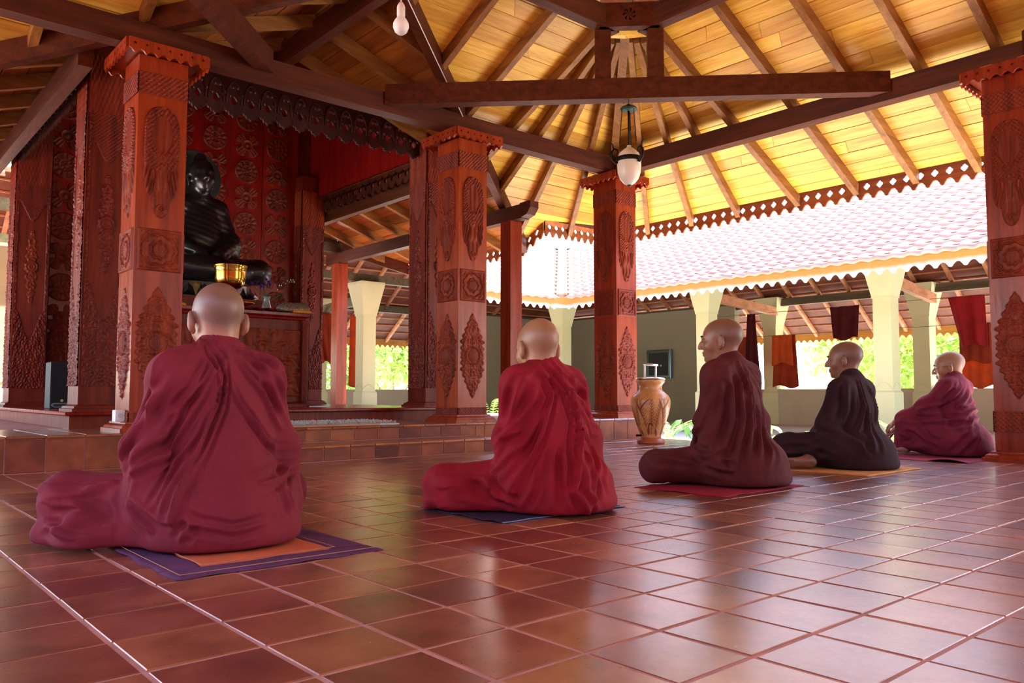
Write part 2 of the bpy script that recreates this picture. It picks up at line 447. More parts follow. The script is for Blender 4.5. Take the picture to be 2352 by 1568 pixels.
# left plane minus the cross roof
vtop = (CA, CB + dv0, zmain(dv0)); dvE = (GZ - EZ) / GSL
for sg in (1, -1):
    low = (CA + sg * RAKE, CB + dmax_left, zmain(dmax_left))
    sk.append([(CA, CB, zmain(0)), pm(sg * h, h), (CA + sg * RAKE, CB + h, zmain(h)), low, vtop][::sg])
    sk.append([(CA + sg * SHW[sg], b_valley(SHW[sg]), zg(SHW[sg])), (CA + sg * GHALF, b_valley(GHALF), zg(GHALF)), (CA + sg * (GHALF + .04), b_back(GHALF), zg(GHALF)), (CA + sg * SHW[sg], b_back(SHW[sg]), zg(SHW[sg]))][::sg])
    sk.append([vtop, (CA + sg * SHW[sg], b_valley(SHW[sg]), zg(SHW[sg])), (CA + sg * SHW[sg], SHF, zg(SHW[sg])), (CA, SHF, zg(0))][::sg])
skin('roof_skin', sk)

def rafter(p, q, wd=.062, ht=RD, mat='rafter', name='rafter'):
    return MB().vbeam(p, q, wd, ht).build(name, MATS[mat], ceiling)
HUB = 2.22                               # the ring beam sits this far from the centre
hubpt = lambda sx, sy: (CA + sx * (HUB - .02), CB + sy * (HUB - .02))
ex = HALF + .05
def fan(p, q, mat):
    p, q = Vector(p), Vector(q); k = .34 / Vector((q.x - p.x, q.y - p.y)).length
    return rafter(p.lerp(q, k), q, .056, mat=mat)
par_r = [-.9, -.3, .28, .85, 1.46, 2.13]            # B - CB of the parallel rafters on the right plane
for t in par_r + [-1.5, -2.1]:
    rafter((CA + max(.3, abs(t)), CB + t, zmain(max(.3, abs(t)))), (CA + ex, CB + t, zmain(ex)))
    rafter((CA - max(.3, abs(t)), CB - t, zmain(max(.3, abs(t)))), (CA - ex, CB - t, zmain(ex)))
    rafter((CA - t, CB - max(.3, abs(t)), zmain(max(.3, abs(t)))), (CA - t, CB - ex, zmain(ex)), mat='rafter_y')
for t in (-2.13, -1.5, -.9, -.3, .3, .94, 1.55, 2.15):
    d1 = ex if abs(t) > RAKE else min(ex, b_valley(abs(t)) - CB)
    rafter((CA + t, CB + max(.3, abs(t)), zmain(max(.3, abs(t)))), (CA + t, CB + d1, zmain(d1)), mat='rafter_y')
for sx in (1, -1):
    for sy in (1, -1):
        hx, hy = hubpt(sx, sy)
        for t in (2.90, 3.57, 4.27):                # fan on the A side
            if sy < 0 and sx < 0 and t > 4: continue
            fan((hx, hy, zmain(HUB)), (CA + sx * ex, CB + sy * t, zmain(ex)), 'rafter')
        for t in (2.86, 3.62, 4.28):                # fan on the B side
            de = ex if (sy < 0 or t > RAKE) else min(dmax_left - .03, HALF + 1)
            if sy > 0 and t < RAKE:
                # stops at the valley
                k = np.linspace(0, 1, 200)
                for kk in k:
                    xx = (HUB - .02) + (t - HUB) * kk; yy = (HUB - .02) + (ex + .35 - HUB) * kk
                    if CB + yy > b_valley(abs(xx)) : break
                fan((hx, hy, zmain(HUB)), (CA + sx * xx, CB + yy, zmain(yy)), 'rafter_y')
            else:
                fan((hx, hy, zmain(HUB)), (CA + sx * t, CB + sy * ex, zmain(ex)), 'rafter_y')
        hz = zmain(HUB + .13)                          # boards that close the fan behind the corner block
        pA_, pB_ = Vector((hx + sx * .30, hy - sy * .02, zmain(HUB + .28) - .004)), Vector((hx - sx * .02, hy + sy * .30, zmain(HUB + .28) - .004))
        pm_ = Vector((hx + sx * .20, hy + sy * .20, zmain(HUB + .18) - .03)); p0_ = Vector((hx - sx * .05, hy - sy * .05, zmain(HUB - .07) - .03))
        bb_ = MB(); q4 = [p0_, pA_, pm_, pB_]; bb_.add(q4 + [v_ + Vector((0, 0, .02)) for v_ in q4], [(0, 1, 2, 3), (7, 6, 5, 4), (0, 4, 5, 1), (1, 5, 6, 2), (2, 6, 7, 3), (3, 7, 4, 0)]); fix_normals(bb_.build('fan_board', MATS['plank_x'], ceiling))
        rafter((CA + sx * .05, CB + sy * .05, zmain(.05) - .03), (CA + sx * ex, CB + sy * ex, zmain(ex) - .03), .085, RD + .03, name='hip_rafter')
# valley rafters of the cross roof, its common rafters and plates
for sg in (1, -1):
    dl = GHALF - .02
    rafter((CA, b_valley(0), zmain(dv0) - .06), (CA + sg * dl, b_valley(dl), zg(dl) - .06), .085, RD + .06, 'beam_x', 'valley_rafter')
    rafter((CA + sg * SHW[sg], b_back(SHW[sg]), zg(SHW[sg]) - .05), (CA + sg * dl, b_back(dl), zg(dl) - .05), .08, RD + .05, 'beam_x', 'valley_rafter')
    for b in np.arange(5.75, 12.0, .62):
        d0 = 0.04
        dd = [d for d in np.arange(0.02, GHALF, .01) if b_valley(d) <= b <= b_back(d)]
        if b > SHF - .1: dd = [d for d in dd if d > SHW[sg] + .07]
        if not dd: continue
        rafter((CA + sg * dd[0], b, zg(dd[0])), (CA + sg * dd[-1], b, zg(dd[-1])), .06, mat='rafter')
    # plates that carry the cross roof
    pd = 2.05 if sg > 0 else 1.80
    MB().vbeam((CA + sg * pd, 6.5, zg(pd) - .17), (CA + sg * pd, 10.7, zg(pd) - .17), .10, .17).build('plate_beam', MATS['beam'], ceiling)
MB().vbeam((CA, b_valley(0) + .1, zg(0) - .16), (CA, SHF, zg(0) - .16), .09, .2).build('ridge_beam', MATS['beam'], ceiling)


# wall plates between the pillar heads, diagonal ties, ring beam with the carved corner block
ZP = 3.04
PILH = .1725
pA = 6.85 + PILH; pB = 6.04 + PILH
MB().vbeam((pA - .05, CB - 3.6, ZP), (pA - .05, pB + .1, ZP), .14, .18).build('plate_beam', MATS['beam'], ceiling)
MB().vbeam((CA - 3.75, pB - .07, ZP), (pA + .1, pB - .07, ZP), .14, .18).build('plate_beam', MATS['beam_x'], ceiling)
MB().vbeam((CA - 3.72, CB - 3.6, ZP), (CA - 3.72, pB + .1, ZP), .14, .18).build('plate_beam', MATS['beam'], ceiling)
MB().vbeam((CA - 3.75, CB - 3.6, ZP), (pA + .1, CB - 3.6, ZP), .14, .18).build('plate_beam', MATS['beam_x'], ceiling)
TZ = 3.10
ties = [((3.82, 6.10), (6.93, 2.98)), ((2.68, 6.10), (-.43, 2.98)), ((6.93, 1.9), (3.82, -1.2)), ((-.43, 1.9), (2.68, -1.2))]
for (p, q) in ties:
    MB().vbeam((*p, TZ), (*q, TZ), .12, .185).build('tie_beam', MATS['beam'], ceiling)
RZ = 3.72
for sx in (1, -1):
    c = .17
    MB().vbeam((CA + sx * HUB, CB - HUB + c, RZ), (CA + sx * HUB, CB + HUB - c, RZ), .11, .2).build('ring_beam', MATS['beam'], ceiling)
    MB().vbeam((CA - HUB + c, CB + sx * HUB, RZ), (CA + HUB - c, CB + sx * HUB, RZ), .11, .2).build('ring_beam', MATS['beam_x'], ceiling)
    for sy in (1, -1):
        # struts from the tie to the ring, and the corner block with a pinwheel cut into it
        cx, cy2 = CA + sx * (HUB - .06), CB + sy * (HUB - .06)
        u = Vector((sx, -sy, 0)).normalized(); n = Vector((-sx, -sy, 0)).normalized()
        mid = Vector((cx, cy2, 0)) - n * .07
        for k in (-1, 1):
            p = Vector((CA + sx * 2.09, CB + sy * 2.09, 0)) + u * (k * .23)
            MB().vbeam(p + Vector((0, 0, TZ + .185)) - u * .07, p + Vector((0, 0, TZ + .185)) + u * .07, .10, RZ - TZ - .185).build('strut', MATS['beam'], ceiling)
        loops = [[(-.26, 0), (.26, 0), (.26, .215), (-.26, .215)]]
        for k in range(7):
            a0 = 2 * math.pi * k / 7; lp = []
            for (r, da) in ((.014, 0), (.030, .10), (.050, .18), (.056, .35), (.057, .55), (.054, .72), (.040, .45), (.026, .30)):
                lp.append((r * math.cos(a0 + da), .11 + r * math.sin(a0 + da)))
            loops.append(lp)
        o = Vector((CA + sx * 2.02, CB + sy * 2.02, RZ))
        cut_board('corner_block', loops, .09, MATS['beam'], ceiling, xf=lambda c, o=o, u=u, n=n: o + u * c.x - n * c.y + Vector((0, 0, c.z)))
        bb = o - n * .095
        MB().vbeam(bb - u * .24 + Vector((0, 0, .01)), bb + u * .24 + Vector((0, 0, .01)), .02, .2).build('block_back', MATS['beam'], ceiling)
        for k in (-1, 1):
            e0 = o + u * (k * .035) - n * .04 + Vector((0, 0, .216)); e1 = o + u * (k * .25) - n * .04 + Vector((0, 0, .216))
            MB().vbeam(e0, e1, .11, .06).build('bearing_block', MATS['cream_wood'], ceiling)

# scalloped eave boards with quatrefoil holes
def fascia(name, p, q, cell, zt, zb, hole=True, mat='fascia_wood', parent=None, raked=None, th=.02):
    p, q = Vector(p), Vector(q); L = (q - p).length; n = max(1, round(L / cell)); c = L / n; u = (q - p) / L
    H = zt - zb; out = [(0, zt)]; loops = []
    bot = []
    for i in range(n):
        x = i * c
        for f_, zf_ in ((0, .30), (.16, .26), (.30, .14), (.40, .02), (.5, 0), (.60, .02), (.70, .14), (.84, .26)):
            bot.append((x + f_ * c, zb + zf_ * H))
        if hole:
            xc, zc, r = x + c * .5 if False else x + c * .0, zb + H * .60, H * .115
            if i:
                lp = []
                for k in range(16):
                    a = 2 * math.pi * k / 16; rr = r * (1 + .38 * abs(math.cos(2 * a)) ** 1.5)
                    lp.append((xc + rr * math.cos(a), zc + rr * 1.05 * math.sin(a)))
                loops.append(lp)
    bot.append((L, zb + .30 * H))
    outer = bot + [(L, zt), (0, zt)]
    nrm = Vector((u.y, -u.x, 0))
    f = raked or (lambda x: 0.0)
    return cut_board(name, [outer] + loops, th, MATS[mat], parent, xf=lambda v: p * 1 + u * v.x + nrm * v.y + Vector((0, 0, v.z + f(v.x))))
fe = HALF + .055
FZT, FZB = EZ + .138, EZ - .085
L_ = lambda a, b: (a, b, 0)
fascia('eave_board', L_(CA + fe, CB - fe), L_(CA + fe, CB + fe), .135, FZT, FZB, parent=ceiling)
fascia('eave_board', L_(CA + fe, CB + fe), L_(CA + RAKE, CB + fe), .125, FZT, FZB, parent=ceiling)
fascia('eave_board', L_(CA - RAKE, CB + fe), L_(CA - fe, CB + fe), .125, FZT, FZB, parent=ceiling)
fascia('eave_board', L_(CA - fe, CB + fe), L_(CA - fe, CB - fe), .27, FZT, FZB, parent=ceiling)
fascia('eave_board', L_(CA - fe, CB - fe), L_(CA + fe, CB - fe), .27, FZT, FZB, parent=ceiling)
bE = b_valley(GHALF)
for sg in (1, -1):
    a = CA + sg * (RAKE + .01)
    p, q = (L_(a, CB + fe), L_(a, bE + .05)); rk = lambda x: -SL * x
    if sg < 0: p, q = q, p; rk = lambda x: -SL * (bE + .05 - CB - fe) + SL * x
    fascia('rake_board', p, q, .125, FZT, FZB, parent=ceiling, raked=rk)
    ge = CA + sg * (GHALF + .03); gz = zg(GHALF) + .115
    p, q = L_(ge, bE), L_(ge, b_back(GHALF))
    if sg > 0: fascia('eave_board', p, q, .135, gz, gz - .20, parent=ceiling)
    else: fascia('eave_board', q, p, .27, gz, gz - .19, parent=ceiling)
# ================================================================== carved relief panels
def relief_mesh(name, w_, h_, fn, mat, nx, nz):
    """height field on the plane y=0, relief towards -y; fn(X,Z) gives the height, <=0 means no carving there"""
    xs = np.linspace(-w_/2, w_/2, nx); zs = np.linspace(-h_/2, h_/2, nz)
    X, Z = np.meshgrid(xs, zs); Hh = fn(X, Z)
    inside = Hh > 0
    vid = -np.ones(X.shape, int); verts = []; faces = []
    keep = inside[:-1, :-1] | inside[1:, :-1] | inside[:-1, 1:] | inside[1:, 1:]
    jj, ii = np.nonzero(keep)
    for j, i in zip(jj, ii):
        q = []
        for dj, di in ((0, 0), (0, 1), (1, 1), (1, 0)):
            a, b = j + dj, i + di
            if vid[a, b] < 0:
                vid[a, b] = len(verts); verts.append((X[a, b], -max(float(Hh[a, b]), 0.0) * 1.35, Z[a, b]))
            q.append(vid[a, b])
        faces.append(q)
    me = bpy.data.meshes.new(name); me.from_pydata(verts, [], faces); me.materials.append(MATS[mat])
    me.polygons.foreach_set('use_smooth', [True] * len(me.polygons)); me.update(); return me

def sstep(e0, e1, x): t = np.clip((x - e0) / (e1 - e0), 0, 1); return t * t * (3 - 2 * t)
def scroll(X, Z, k=55.0, ph=0.0):
    """leafy scrolls"""
    a = np.sin(k * X + 2.2 * np.sin(k * .55 * Z + ph)) * np.cos(k * Z * .8 + 1.7 * np.sin(k * .6 * X + ph * 2))
    b = np.sin(k * 1.6 * (X * .6 + Z) + 2 * np.sin(k * .7 * (X - Z)))
    return .62 * a + .38 * b
def f_lozenge(X, Z):
    X = np.abs(X); t = np.abs(Z) / .41
    wd = np.where(t < .34, .135 - .02 * np.cos(t / .34 * math.pi * 3) * .3, .135 * np.clip((1 - t) / .66, 0, 1) ** .85)
    wd = wd * (1 + .10 * np.sin(t * 44)); r = np.hypot(X, Z); th = np.arctan2(Z, X)
    edge = sstep(0, .010, wd - X) * (t < 1)
    h = .007 + .0075 * np.clip(scroll(X, Z, 95), -.6, 1)
    star = .075 + .011 * np.abs(np.sin(9 * th)); rim = np.exp(-((r - star) / .006) ** 2)
    cross = .004 * (np.sin(230 * (X + Z)) * np.sin(230 * (X - Z)))
    h = np.where(r < star + .008, .006 + .012 * rim, h); h = np.where(r < .056, .011 + cross + .006 * np.clip(1 - (r / .056) ** 2, 0, 1), h)
    return np.where(edge > 0, h * edge, 0)
def f_square(X, Z):
    m = np.maximum(np.abs(X), np.abs(Z)); r = np.hypot(X, Z); th = np.arctan2(Z, X)
    fr = sstep(.152, .146, m)
    h = .004 + .006 * np.clip(scroll(np.abs(X), np.abs(Z), 105, .6), -.5, 1)
    h = np.where(m > .136, .011, h)
    pet = .104 + .014 * np.abs(np.cos(4.5 * th)); rim = np.exp(-((r - pet) / .007) ** 2)
    h = np.where(r < pet + .01, .003 + .013 * rim, h)
    p2 = .062 + .006 * np.cos(9 * th); h = np.where(r < p2 + .006, np.maximum(h, .012 * np.exp(-((r - p2) / .006) ** 2) + .004), h)
    h = np.where(r < .048, .010 + .004 * np.sin(260 * (X + Z)) * np.sin(260 * (X - Z)), h)
    return h * fr
def f_drape(X, Z):
    x = np.abs(X); out = np.zeros_like(X)
    # upper bell with roped sides
    bell = .128 * np.sqrt(np.clip(1 - ((Z - .12) / .29) ** 4, 0, 1)); top = (Z > -.06) & (x < bell)
    inner = .075 * np.sqrt(np.clip(1 - ((Z - .20) / .13) ** 2, 0, 1))
    h = .009 + .007 * np.clip(np.sin(x * 190 + Z * 40) * np.sin(Z * 150), -.4, 1)
    h = np.where(x > bell - .018, .012 + .005 * np.sin(Z * 260 + x * 120), h)
    gar = np.exp(-((Z - (.05 + 3.2 * x * x) ) / .016) ** 2); h = h + .009 * gar * (.7 + .3 * np.sin(x * 260))
    h = np.where(x < inner, .004 + .007 * np.exp(-((x - .026 - .05 * (Z - .2)) / .012) ** 2), h)
    out = np.where(top, h * sstep(0, .008, bell - x), out)
    # tassels: centre drop and two side drops
    cz = (Z + .21); cw = .062 * np.sqrt(np.clip(1 - (cz / .20) ** 2, 0, 1)) * (1 + .28 * (-cz / .2))
    d = .008 + .008 * np.clip(np.cos(x * 120) * np.cos(Z * 22), -.2, 1); d = np.where(np.hypot(x, Z + .345) < .032, .012 + .006 * np.cos(np.hypot(x, Z + .345) * 260), d)
    out = np.where((x < cw) & (Z < .02), np.maximum(out, d * sstep(0, .008, cw - x)), out)
    sx = x - .092 - .06 * (Z + .12); sw = .034 * np.sqrt(np.clip(1 - ((Z + .13) / .125) ** 2, 0, 1))
    out = np.where(np.abs(sx) < sw, np.maximum(out, (.008 + .006 * np.sin(sx * 260 + Z * 60)) * sstep(0, .008, sw - np.abs(sx))), out)
    br = np.exp(-((x - .03 - .22 * np.abs(Z + .10)) / .008) ** 2) * (np.abs(Z + .10) < .17)
    out = np.maximum(out, np.where(br > .12, .010 * br, 0))
    return out
def f_band(X, Z):
    return .004 + .007 * np.abs(np.sin(np.pi * (X + Z) / .036) * np.sin(np.pi * (X - Z) / .036))
def f_shrine(X, Z):
    """tall panel 2.2 m: carved foot with an ogee top edge, boss with pendants in the middle, carved head"""
    x = np.abs(X); b = 1.1
    foot = -.42 + .16 * np.cos(np.clip(x / .14, 0, 1) * math.pi) * -1
    h = np.where(Z < foot, .006 + .009 * np.clip(scroll(x, Z, 120, .3), -.5, 1), 0)
    head = .80 - .10 * np.cos(np.clip(x / .14, 0, 1) * math.pi); h = np.where(Z > head, .005 + .006 * np.abs(np.sin(np.pi * (X + Z) / .03) * np.sin(np.pi * (X - Z) / .03)), h)
    h = np.where(x > .132, .007 + .006 * np.clip(scroll(x * 1.4, Z, 95, 1.2), -.5, 1), h)
    r = np.hypot(X, Z - .2); boss = r < .058
    w2 = .055 * np.sqrt(np.clip(1 - (np.abs(Z - .2) / .40) ** 1.3, 0, 1)) * (1 + .25 * np.sin(np.abs(Z - .2) * 70))
    h = np.where((x < w2) & ~boss, np.maximum(h, .005 + .007 * np.clip(scroll(x, Z, 110), -.5, 1)), h)
    h = np.where(boss, .012 + .008 * np.cos(r * 230) * .5, h)
    return h
R_loz = relief_mesh('carved_medallion', .30, .83, f_lozenge, 'pillar_carved', 66, 150)
R_sq = relief_mesh('carved_rosette', .31, .31, f_square, 'pillar_carved', 68, 68)
R_drape = relief_mesh('carved_garland', .30, .86, f_drape, 'pillar_carved', 66, 150)
R_band = relief_mesh('carved_band', .345, .16, f_band, 'pillar_carved', 60, 28)
R_band2 = relief_mesh('carved_foot_band', .345, .085, f_band, 'pillar_carved', 60, 16)
R_shr = relief_mesh('carved_panel', .30, 2.2, f_shrine, 'shrine_wood', 56, 300)

PW2 = .345
def pillar(x, y, z0, label):
    """x,y: centre; carvings on all four faces at fixed heights above the hall floor"""
    r = empty('carved_pillar', (x, y, z0), 0, label, 'pillar', 'carved pillars of the hall')
    h = PW2 / 2
    MB().box((-h, -h, .06), (h, h, 2.975 - z0), .006).build('shaft', MATS['pillar'], r)
    m = MB(); P = lambda e, z: [(-e, -e, z), (e, -e, z), (e, e, z), (-e, e, z)]
    m.rings([P(h + .075, 0), P(h + .075, .028), P(h + .062, .030), P(h + .055, .046), P(h + .030, .060), P(h + .028, .072), P(h + .004, .078)])
    m.build('plinth', MATS['pillar'], r)
    for k in range(4):
        a = k * math.pi / 2; d = Vector((math.sin(a), -math.cos(a), 0)) * h
        for me, zc in ((R_loz, .875), (R_sq, 1.55), (R_drape, 2.20), (R_band, 2.765), (R_band2, .339)):
            if z0 > .2 or me is not R_band2: inst(me.name, me, (d.x, d.y, zc - z0), (0, 0, a), r)
        if z0 < .2: inst('carved_foot_band', R_band, (d.x, d.y, .30), (0, 0, a), r)
        # hanging scalloped board under the head, with drilled holes
        e = h + .105; n = 7; W = 2 * e; c = W / n; outer = []; loops = []
        for i in range(n):
            xx = -e + i * c
            outer += [(xx, .030), (xx + .22 * c, .022), (xx + .38 * c, .006), (xx + .5 * c, 0), (xx + .62 * c, .006), (xx + .78 * c, .022)]
            loops.append([(xx + c/2 + .0095 * math.cos(t), .066 + .0095 * math.sin(t)) for t in np.linspace(0, 2 * math.pi, 10, endpoint=False)])
        outer += [(e, .030), (e, .105), (-e, .105)]
        ca, sa = math.cos(a), math.sin(a)
        zb = 2.925 - z0
        cut_board('scalloped_board', [outer] + loops, .018, MATS['pillar'], r,
                  xf=lambda v, ca=ca, sa=sa: (ca * v.x - sa * (v.y - e - .018), sa * v.x + ca * (v.y - e - .018), v.z + zb))
    MB().box((-h - .10, -h - .10, 2.985 - z0), (h + .10, h + .10, 3.028 - z0), .004).build('head_board', MATS['pillar'], r)
    for sy in (-1, 1):
        MB().box((-h - .02, sy * .13 - .045, 3.0285 - z0), (h + .06, sy * .13 + .045, 3.075 - z0), .006).build('bearing_block', MATS['cream_wood'], r)
    return r
pillar(1.70 + PILH, 6.04 + PILH, PLAT_Z, 'carved wooden pillar rising beside the white box and shrine corner')
pillar(4.60 + PILH, 6.04 + PILH, PLAT_Z, 'carved wooden pillar between the shaggy rug and the slim aisle post')
pillar(6.85 + PILH, 6.04 + PILH, PLAT_Z, 'carved wooden pillar standing behind the clay water urn')
pillar(6.85 + PILH, 2.05, 0, 'carved wooden pillar with an old person leaning against it')

# ================================================================== shrine
SA0, SA1, SB0, SB1 = 1.58, 4.87, 6.95, 9.85
PZ = .372
pl = empty('shrine_plinth', (0, 0, PLAT_Z), 0, 'low polished wooden plinth the shrine pillars stand on', 'plinth')
MB().box((1.52, 6.93, 0), (5.26, 10.45, PZ - PLAT_Z - .03)).build('skirting', MATS['shrine_wood'], pl)
MB().box((1.48, 6.88, PZ - PLAT_Z - .03), (5.30, 10.5, PZ - PLAT_Z), .008).build('top', MATS['red_panel'], pl)
def shrine_pillar(x, y, label):
    r = empty('shrine_pillar', (x, y, PZ), 0, label, 'pillar', 'carved pillars of the shrine')
    h = .165; H = 3.45 - PZ
    MB().box((-h, -h, .05), (h, h, H), .006).build('shaft', MATS['shrine_wood'], r)
    P = lambda e, z: [(-e, -e, z), (e, -e, z), (e, e, z), (-e, e, z)]
    MB().rings([P(h + .05, 0), P(h + .05, .022), P(h + .036, .026), P(h + .03, .042), P(h + .012, .048), P(h + .004, .056)]).build('plinth', MATS['shrine_wood'], r)
    for k in range(4):
        a = k * math.pi / 2; d = Vector((math.sin(a), -math.cos(a), 0)) * h
        inst('carved_panel', R_shr, (d.x, d.y, 1.30), (0, 0, a), r)
        inst('carved_head', R_band, (d.x, d.y, 2.62), (0, 0, a), r, scale=(.92, 1, 3.0))
    return r
shrine_pillar(SA0 + .165, SB0 + .165, 'dark carved shrine pillar with round boss next to the black loudspeaker')
shrine_pillar(SA1 + .165, SB0 + .165, 'dark carved shrine pillar beside the hall pillar near the rug')
shrine_pillar(SA0 + .165, SB1 + .165, 'dark carved rear shrine pillar on the loudspeaker side')
shrine_pillar(SA1 + .165, SB1 + .165, 'dark carved rear shrine pillar beside the book on the altar')

# back wall of vertical red boards with rosettes and flower crosses
wall = empty('wall_shrine', (0, 0, PZ), 0, 'red varnished back wall of the shrine with carved rosettes', 'wall', kind='structure')
wb = SB1 + .20; nb = 6; x0, x1 = SA0 + .30, SA1 + .03
for i in range(nb):
    a = x0 + (x1 - x0) * i / nb; b = x0 + (x1 - x0) * (i + 1) / nb
    MB().box((a + .003, wb, 0), (b - .003, wb + .04, 4.0), .004).build('board', MATS['red_panel'], wall)
def f_ros(X, Z):
    r = np.hypot(X, Z); th = np.arctan2(Z, X)
    h = .006 + .012 * np.exp(-((r - .145) / .008) ** 2) + .012 * np.exp(-((r - .075) / .007) ** 2) + .010 * np.exp(-(r / .025) ** 2)
    h += np.where((r > .085) & (r < .138), .010 * np.abs(np.sin(6 * th)) ** .6, 0) + np.where((r > .03) & (r < .068), .006 * np.abs(np.sin(4 * th)), 0)
    return np.where(r < .155, h * sstep(.155, .148, r), 0)
def f_flower(X, Z):
    out = np.zeros_like(X); r = np.hypot(X, Z)
    out = np.where(r < .07, .010 + .008 * np.cos(r * 90), 0)
    for k in range(4):
        a = math.pi / 4 + k * math.pi / 2; u = X * math.cos(a) + Z * math.sin(a); v = -X * math.sin(a) + Z * math.cos(a)
        pu = (u - .115) / .055; wv = .058 * np.clip(1 - np.abs(pu) ** 2, 0, 1) ** .5 * (1.15 + .3 * pu)
        hh = .008 + .008 * np.abs(np.cos(v * 110 / (1 + 2 * u)))
        out = np.where(np.abs(v) < wv, np.maximum(out, hh), out)
    return out
R_ros = relief_mesh('rosette', .32, .32, f_ros, 'shrine_wood', 60, 60)
R_flo = relief_mesh('flower_cross', .38, .38, f_flower, 'shrine_wood', 60, 60)
k = 0
for ci, xx in enumerate(np.arange(SA1 - .27, SA0 + .3, -.42)):
    for ri in range(11):
        zz = .62 + ri * .345 + (.0 if ci % 2 else .02)
        if zz > 3.9: continue
        if (ri + ci) % 2 == 0: inst('rosette', R_ros, (xx, wb - .0005, zz), (0, 0, 0), wall)
        else: inst('flower_cross', R_flo, (xx, wb - .0005, zz), (0, 0, 0), wall)
# carved foliage on the lowest part of the wall
R_fol = relief_mesh('carved_foliage', .5, .95, lambda X, Z: np.where(Z < .25 + .2 * np.cos(X * 6), .008 + .014 * np.clip(scroll(X, Z, 50, .2), -.5, 1), 0), 'shrine_wood', 70, 130)
for xx in (SA0 + .58, SA0 + 1.08): inst('carved_foliage', R_fol, (xx, wb - .001, .48), (0, 0, 0), wall)

# pierced valances that hang between the shrine pillars
def valance(label, p, q, zt, drop, cell, mat='lace_dark'):
    p, q = Vector(p), Vector(q); L = (q - p).length; n = max(2, round(L / cell)); c = L / n; u = (q - p) / L; nr = Vector((u.y, -u.x, 0))
    bot = []; loops = []
    for i in range(n):
        x = i * c
        for f_, d_ in ((0, .24), (.06, .12), (.13, .08), (.20, .10), (.27, .02), (.38, .03), (.5, -.03), (.62, .03), (.73, .02), (.80, .10), (.87, .08), (.94, .12)):
            bot.append((x + f_ * c, zt - drop + d_ * drop))
        # arched eyes and drops
        for a0 in np.linspace(.25, math.pi - .25, 4):
            xc, zc = x + c * .5 + .30 * c * math.cos(a0), zt - drop * .62 + drop * .34 * math.sin(a0)
            loops.append([(xc + .022 * math.cos(t), zc + .016 * math.sin(t)) for t in np.linspace(0, 2 * math.pi, 8, endpoint=False)])
        xc, zc = x + c * .5, zt - drop * .62
        loops.append([(xc + .030 * math.cos(t) * (1 - .5 * max(0, math.sin(t))), zc + .04 * math.sin(t)) for t in np.linspace(0, 2 * math.pi, 10, endpoint=False)])
        if i: loops.append([(x + .012 * math.cos(t), zt - drop * .50 + .03 * math.sin(t)) for t in np.linspace(0, 2 * math.pi, 8, endpoint=False)])
    bot.append((L, zt - drop + .24 * drop)); outer = bot + [(L, zt), (0, zt)]
    o = cut_board('pierced_valance', [outer] + loops, .025, MATS[mat], None, xf=lambda v: p + u * v.x + nr * v.y + Vector((0, 0, v.z)))
    # rolled arches carved on the face
    m = MB()
    for i in range(n):
        x = (i + .5) * c; pts = []
        for t in np.linspace(-.15, math.pi + .15, 12):
            pts.append(p + u * (x + .43 * c * math.cos(t)) - nr * .0 + nr * .028 + Vector((0, 0, zt - drop * .62 + drop * .46 * math.sin(t))))
        m.tube(pts, .011, 5)
    fix_normals(m.build('arch_moulding', MATS[mat], o, True))
    return tag(o, label, 'valance', 'pierced wooden valances of the shrine')
valance('dark pierced wooden valance across the shrine front between its pillars', (SA0 + .33, SB0 + .16, 0), (SA1, SB0 + .16, 0), 3.42, .38, .165)
valance('dark pierced wooden valance along the open shrine side above the plank roof', (SA1 + .30, SB0 + .33, 0), (SA1 + .30, SB1, 0), 3.30, .32, .15)
valance('dark pierced wooden valance along the shrine side above the loudspeaker', (SA0 + .04, SB1, 0), (SA0 + .04, SB0 + .33, 0), 3.30, .32, .15)
# red boards above the side valances
for xx in (SA1 + .24, SA0 + .06):
    b = MB().box((xx, SB0 + .20, 3.19), (xx + .03, wb + .1, 4.38)).build('side_board', MATS['red_panel'], wall); b.location.z = -PZ
MB().box((SA0 + .06, SB0 + .20, 3.40 - PZ), (SA1 + .27, SB0 + .25, 4.38 - PZ)).build('front_board', MATS['red_panel'], wall)
MB().box((SA0 + .05, SB0 + .05, 4.385 - PZ), (SA1 + .28, SB1 + .3, 4.43 - PZ)).build('chamber_ceiling', MATS['shrine_wood'], wall)
MB().box((SA0 + .06, wb + .045, 0), (SA1 + .30, wb + .075, 4.38 - PZ)).build('wall_backing', MATS['shrine_wood'], wall)

# side aisle: slim posts with a long beam on each side of the shrine
for sg, side in ((1, 'rug'), (-1, 'loudspeaker')):
    a = CA + sg * (6.12 - CA)
    bm_ = MB().vbeam((a, 6.78, 2.52), (a, 11.4, 2.52), .12, .165)
    o = bm_.build('aisle_beam', MATS['beam'])
    tag(o, 'long brown beam with shaped end on slim posts, %s side of the shrine' % side, 'beam', 'aisle beams beside the shrine')
    MB().prism([(6.62, .175), (6.62, .10), (6.68, .03), (6.80, .0), (6.80, .175)], -.065, .065, xf=lambda p_: (a + p_[1], p_[0], p_[2] + 2.522)).build('shaped_end', MATS['beam'], o)
    for b, lab in ((7.02, 'slim square wooden post carrying the shaped beam end, %s side' % side), (11.06, 'slim square wooden post at the far end of the aisle beam, %s side' % side)):
        t = MB().box((a - .088, b - .088, PLAT_Z), (a + .088, b + .088, 2.519), .006).build('aisle_post', MATS['pillar'])
        tag(t, lab, 'post', 'slim posts of the shrine aisle')
# tie across the back aisle
o = MB().vbeam((CA - 2.9, 11.06, 2.69), (CA + 2.9, 11.06, 2.69), .10, .14).build('back_beam', MATS['cloister_plate'], ceiling)
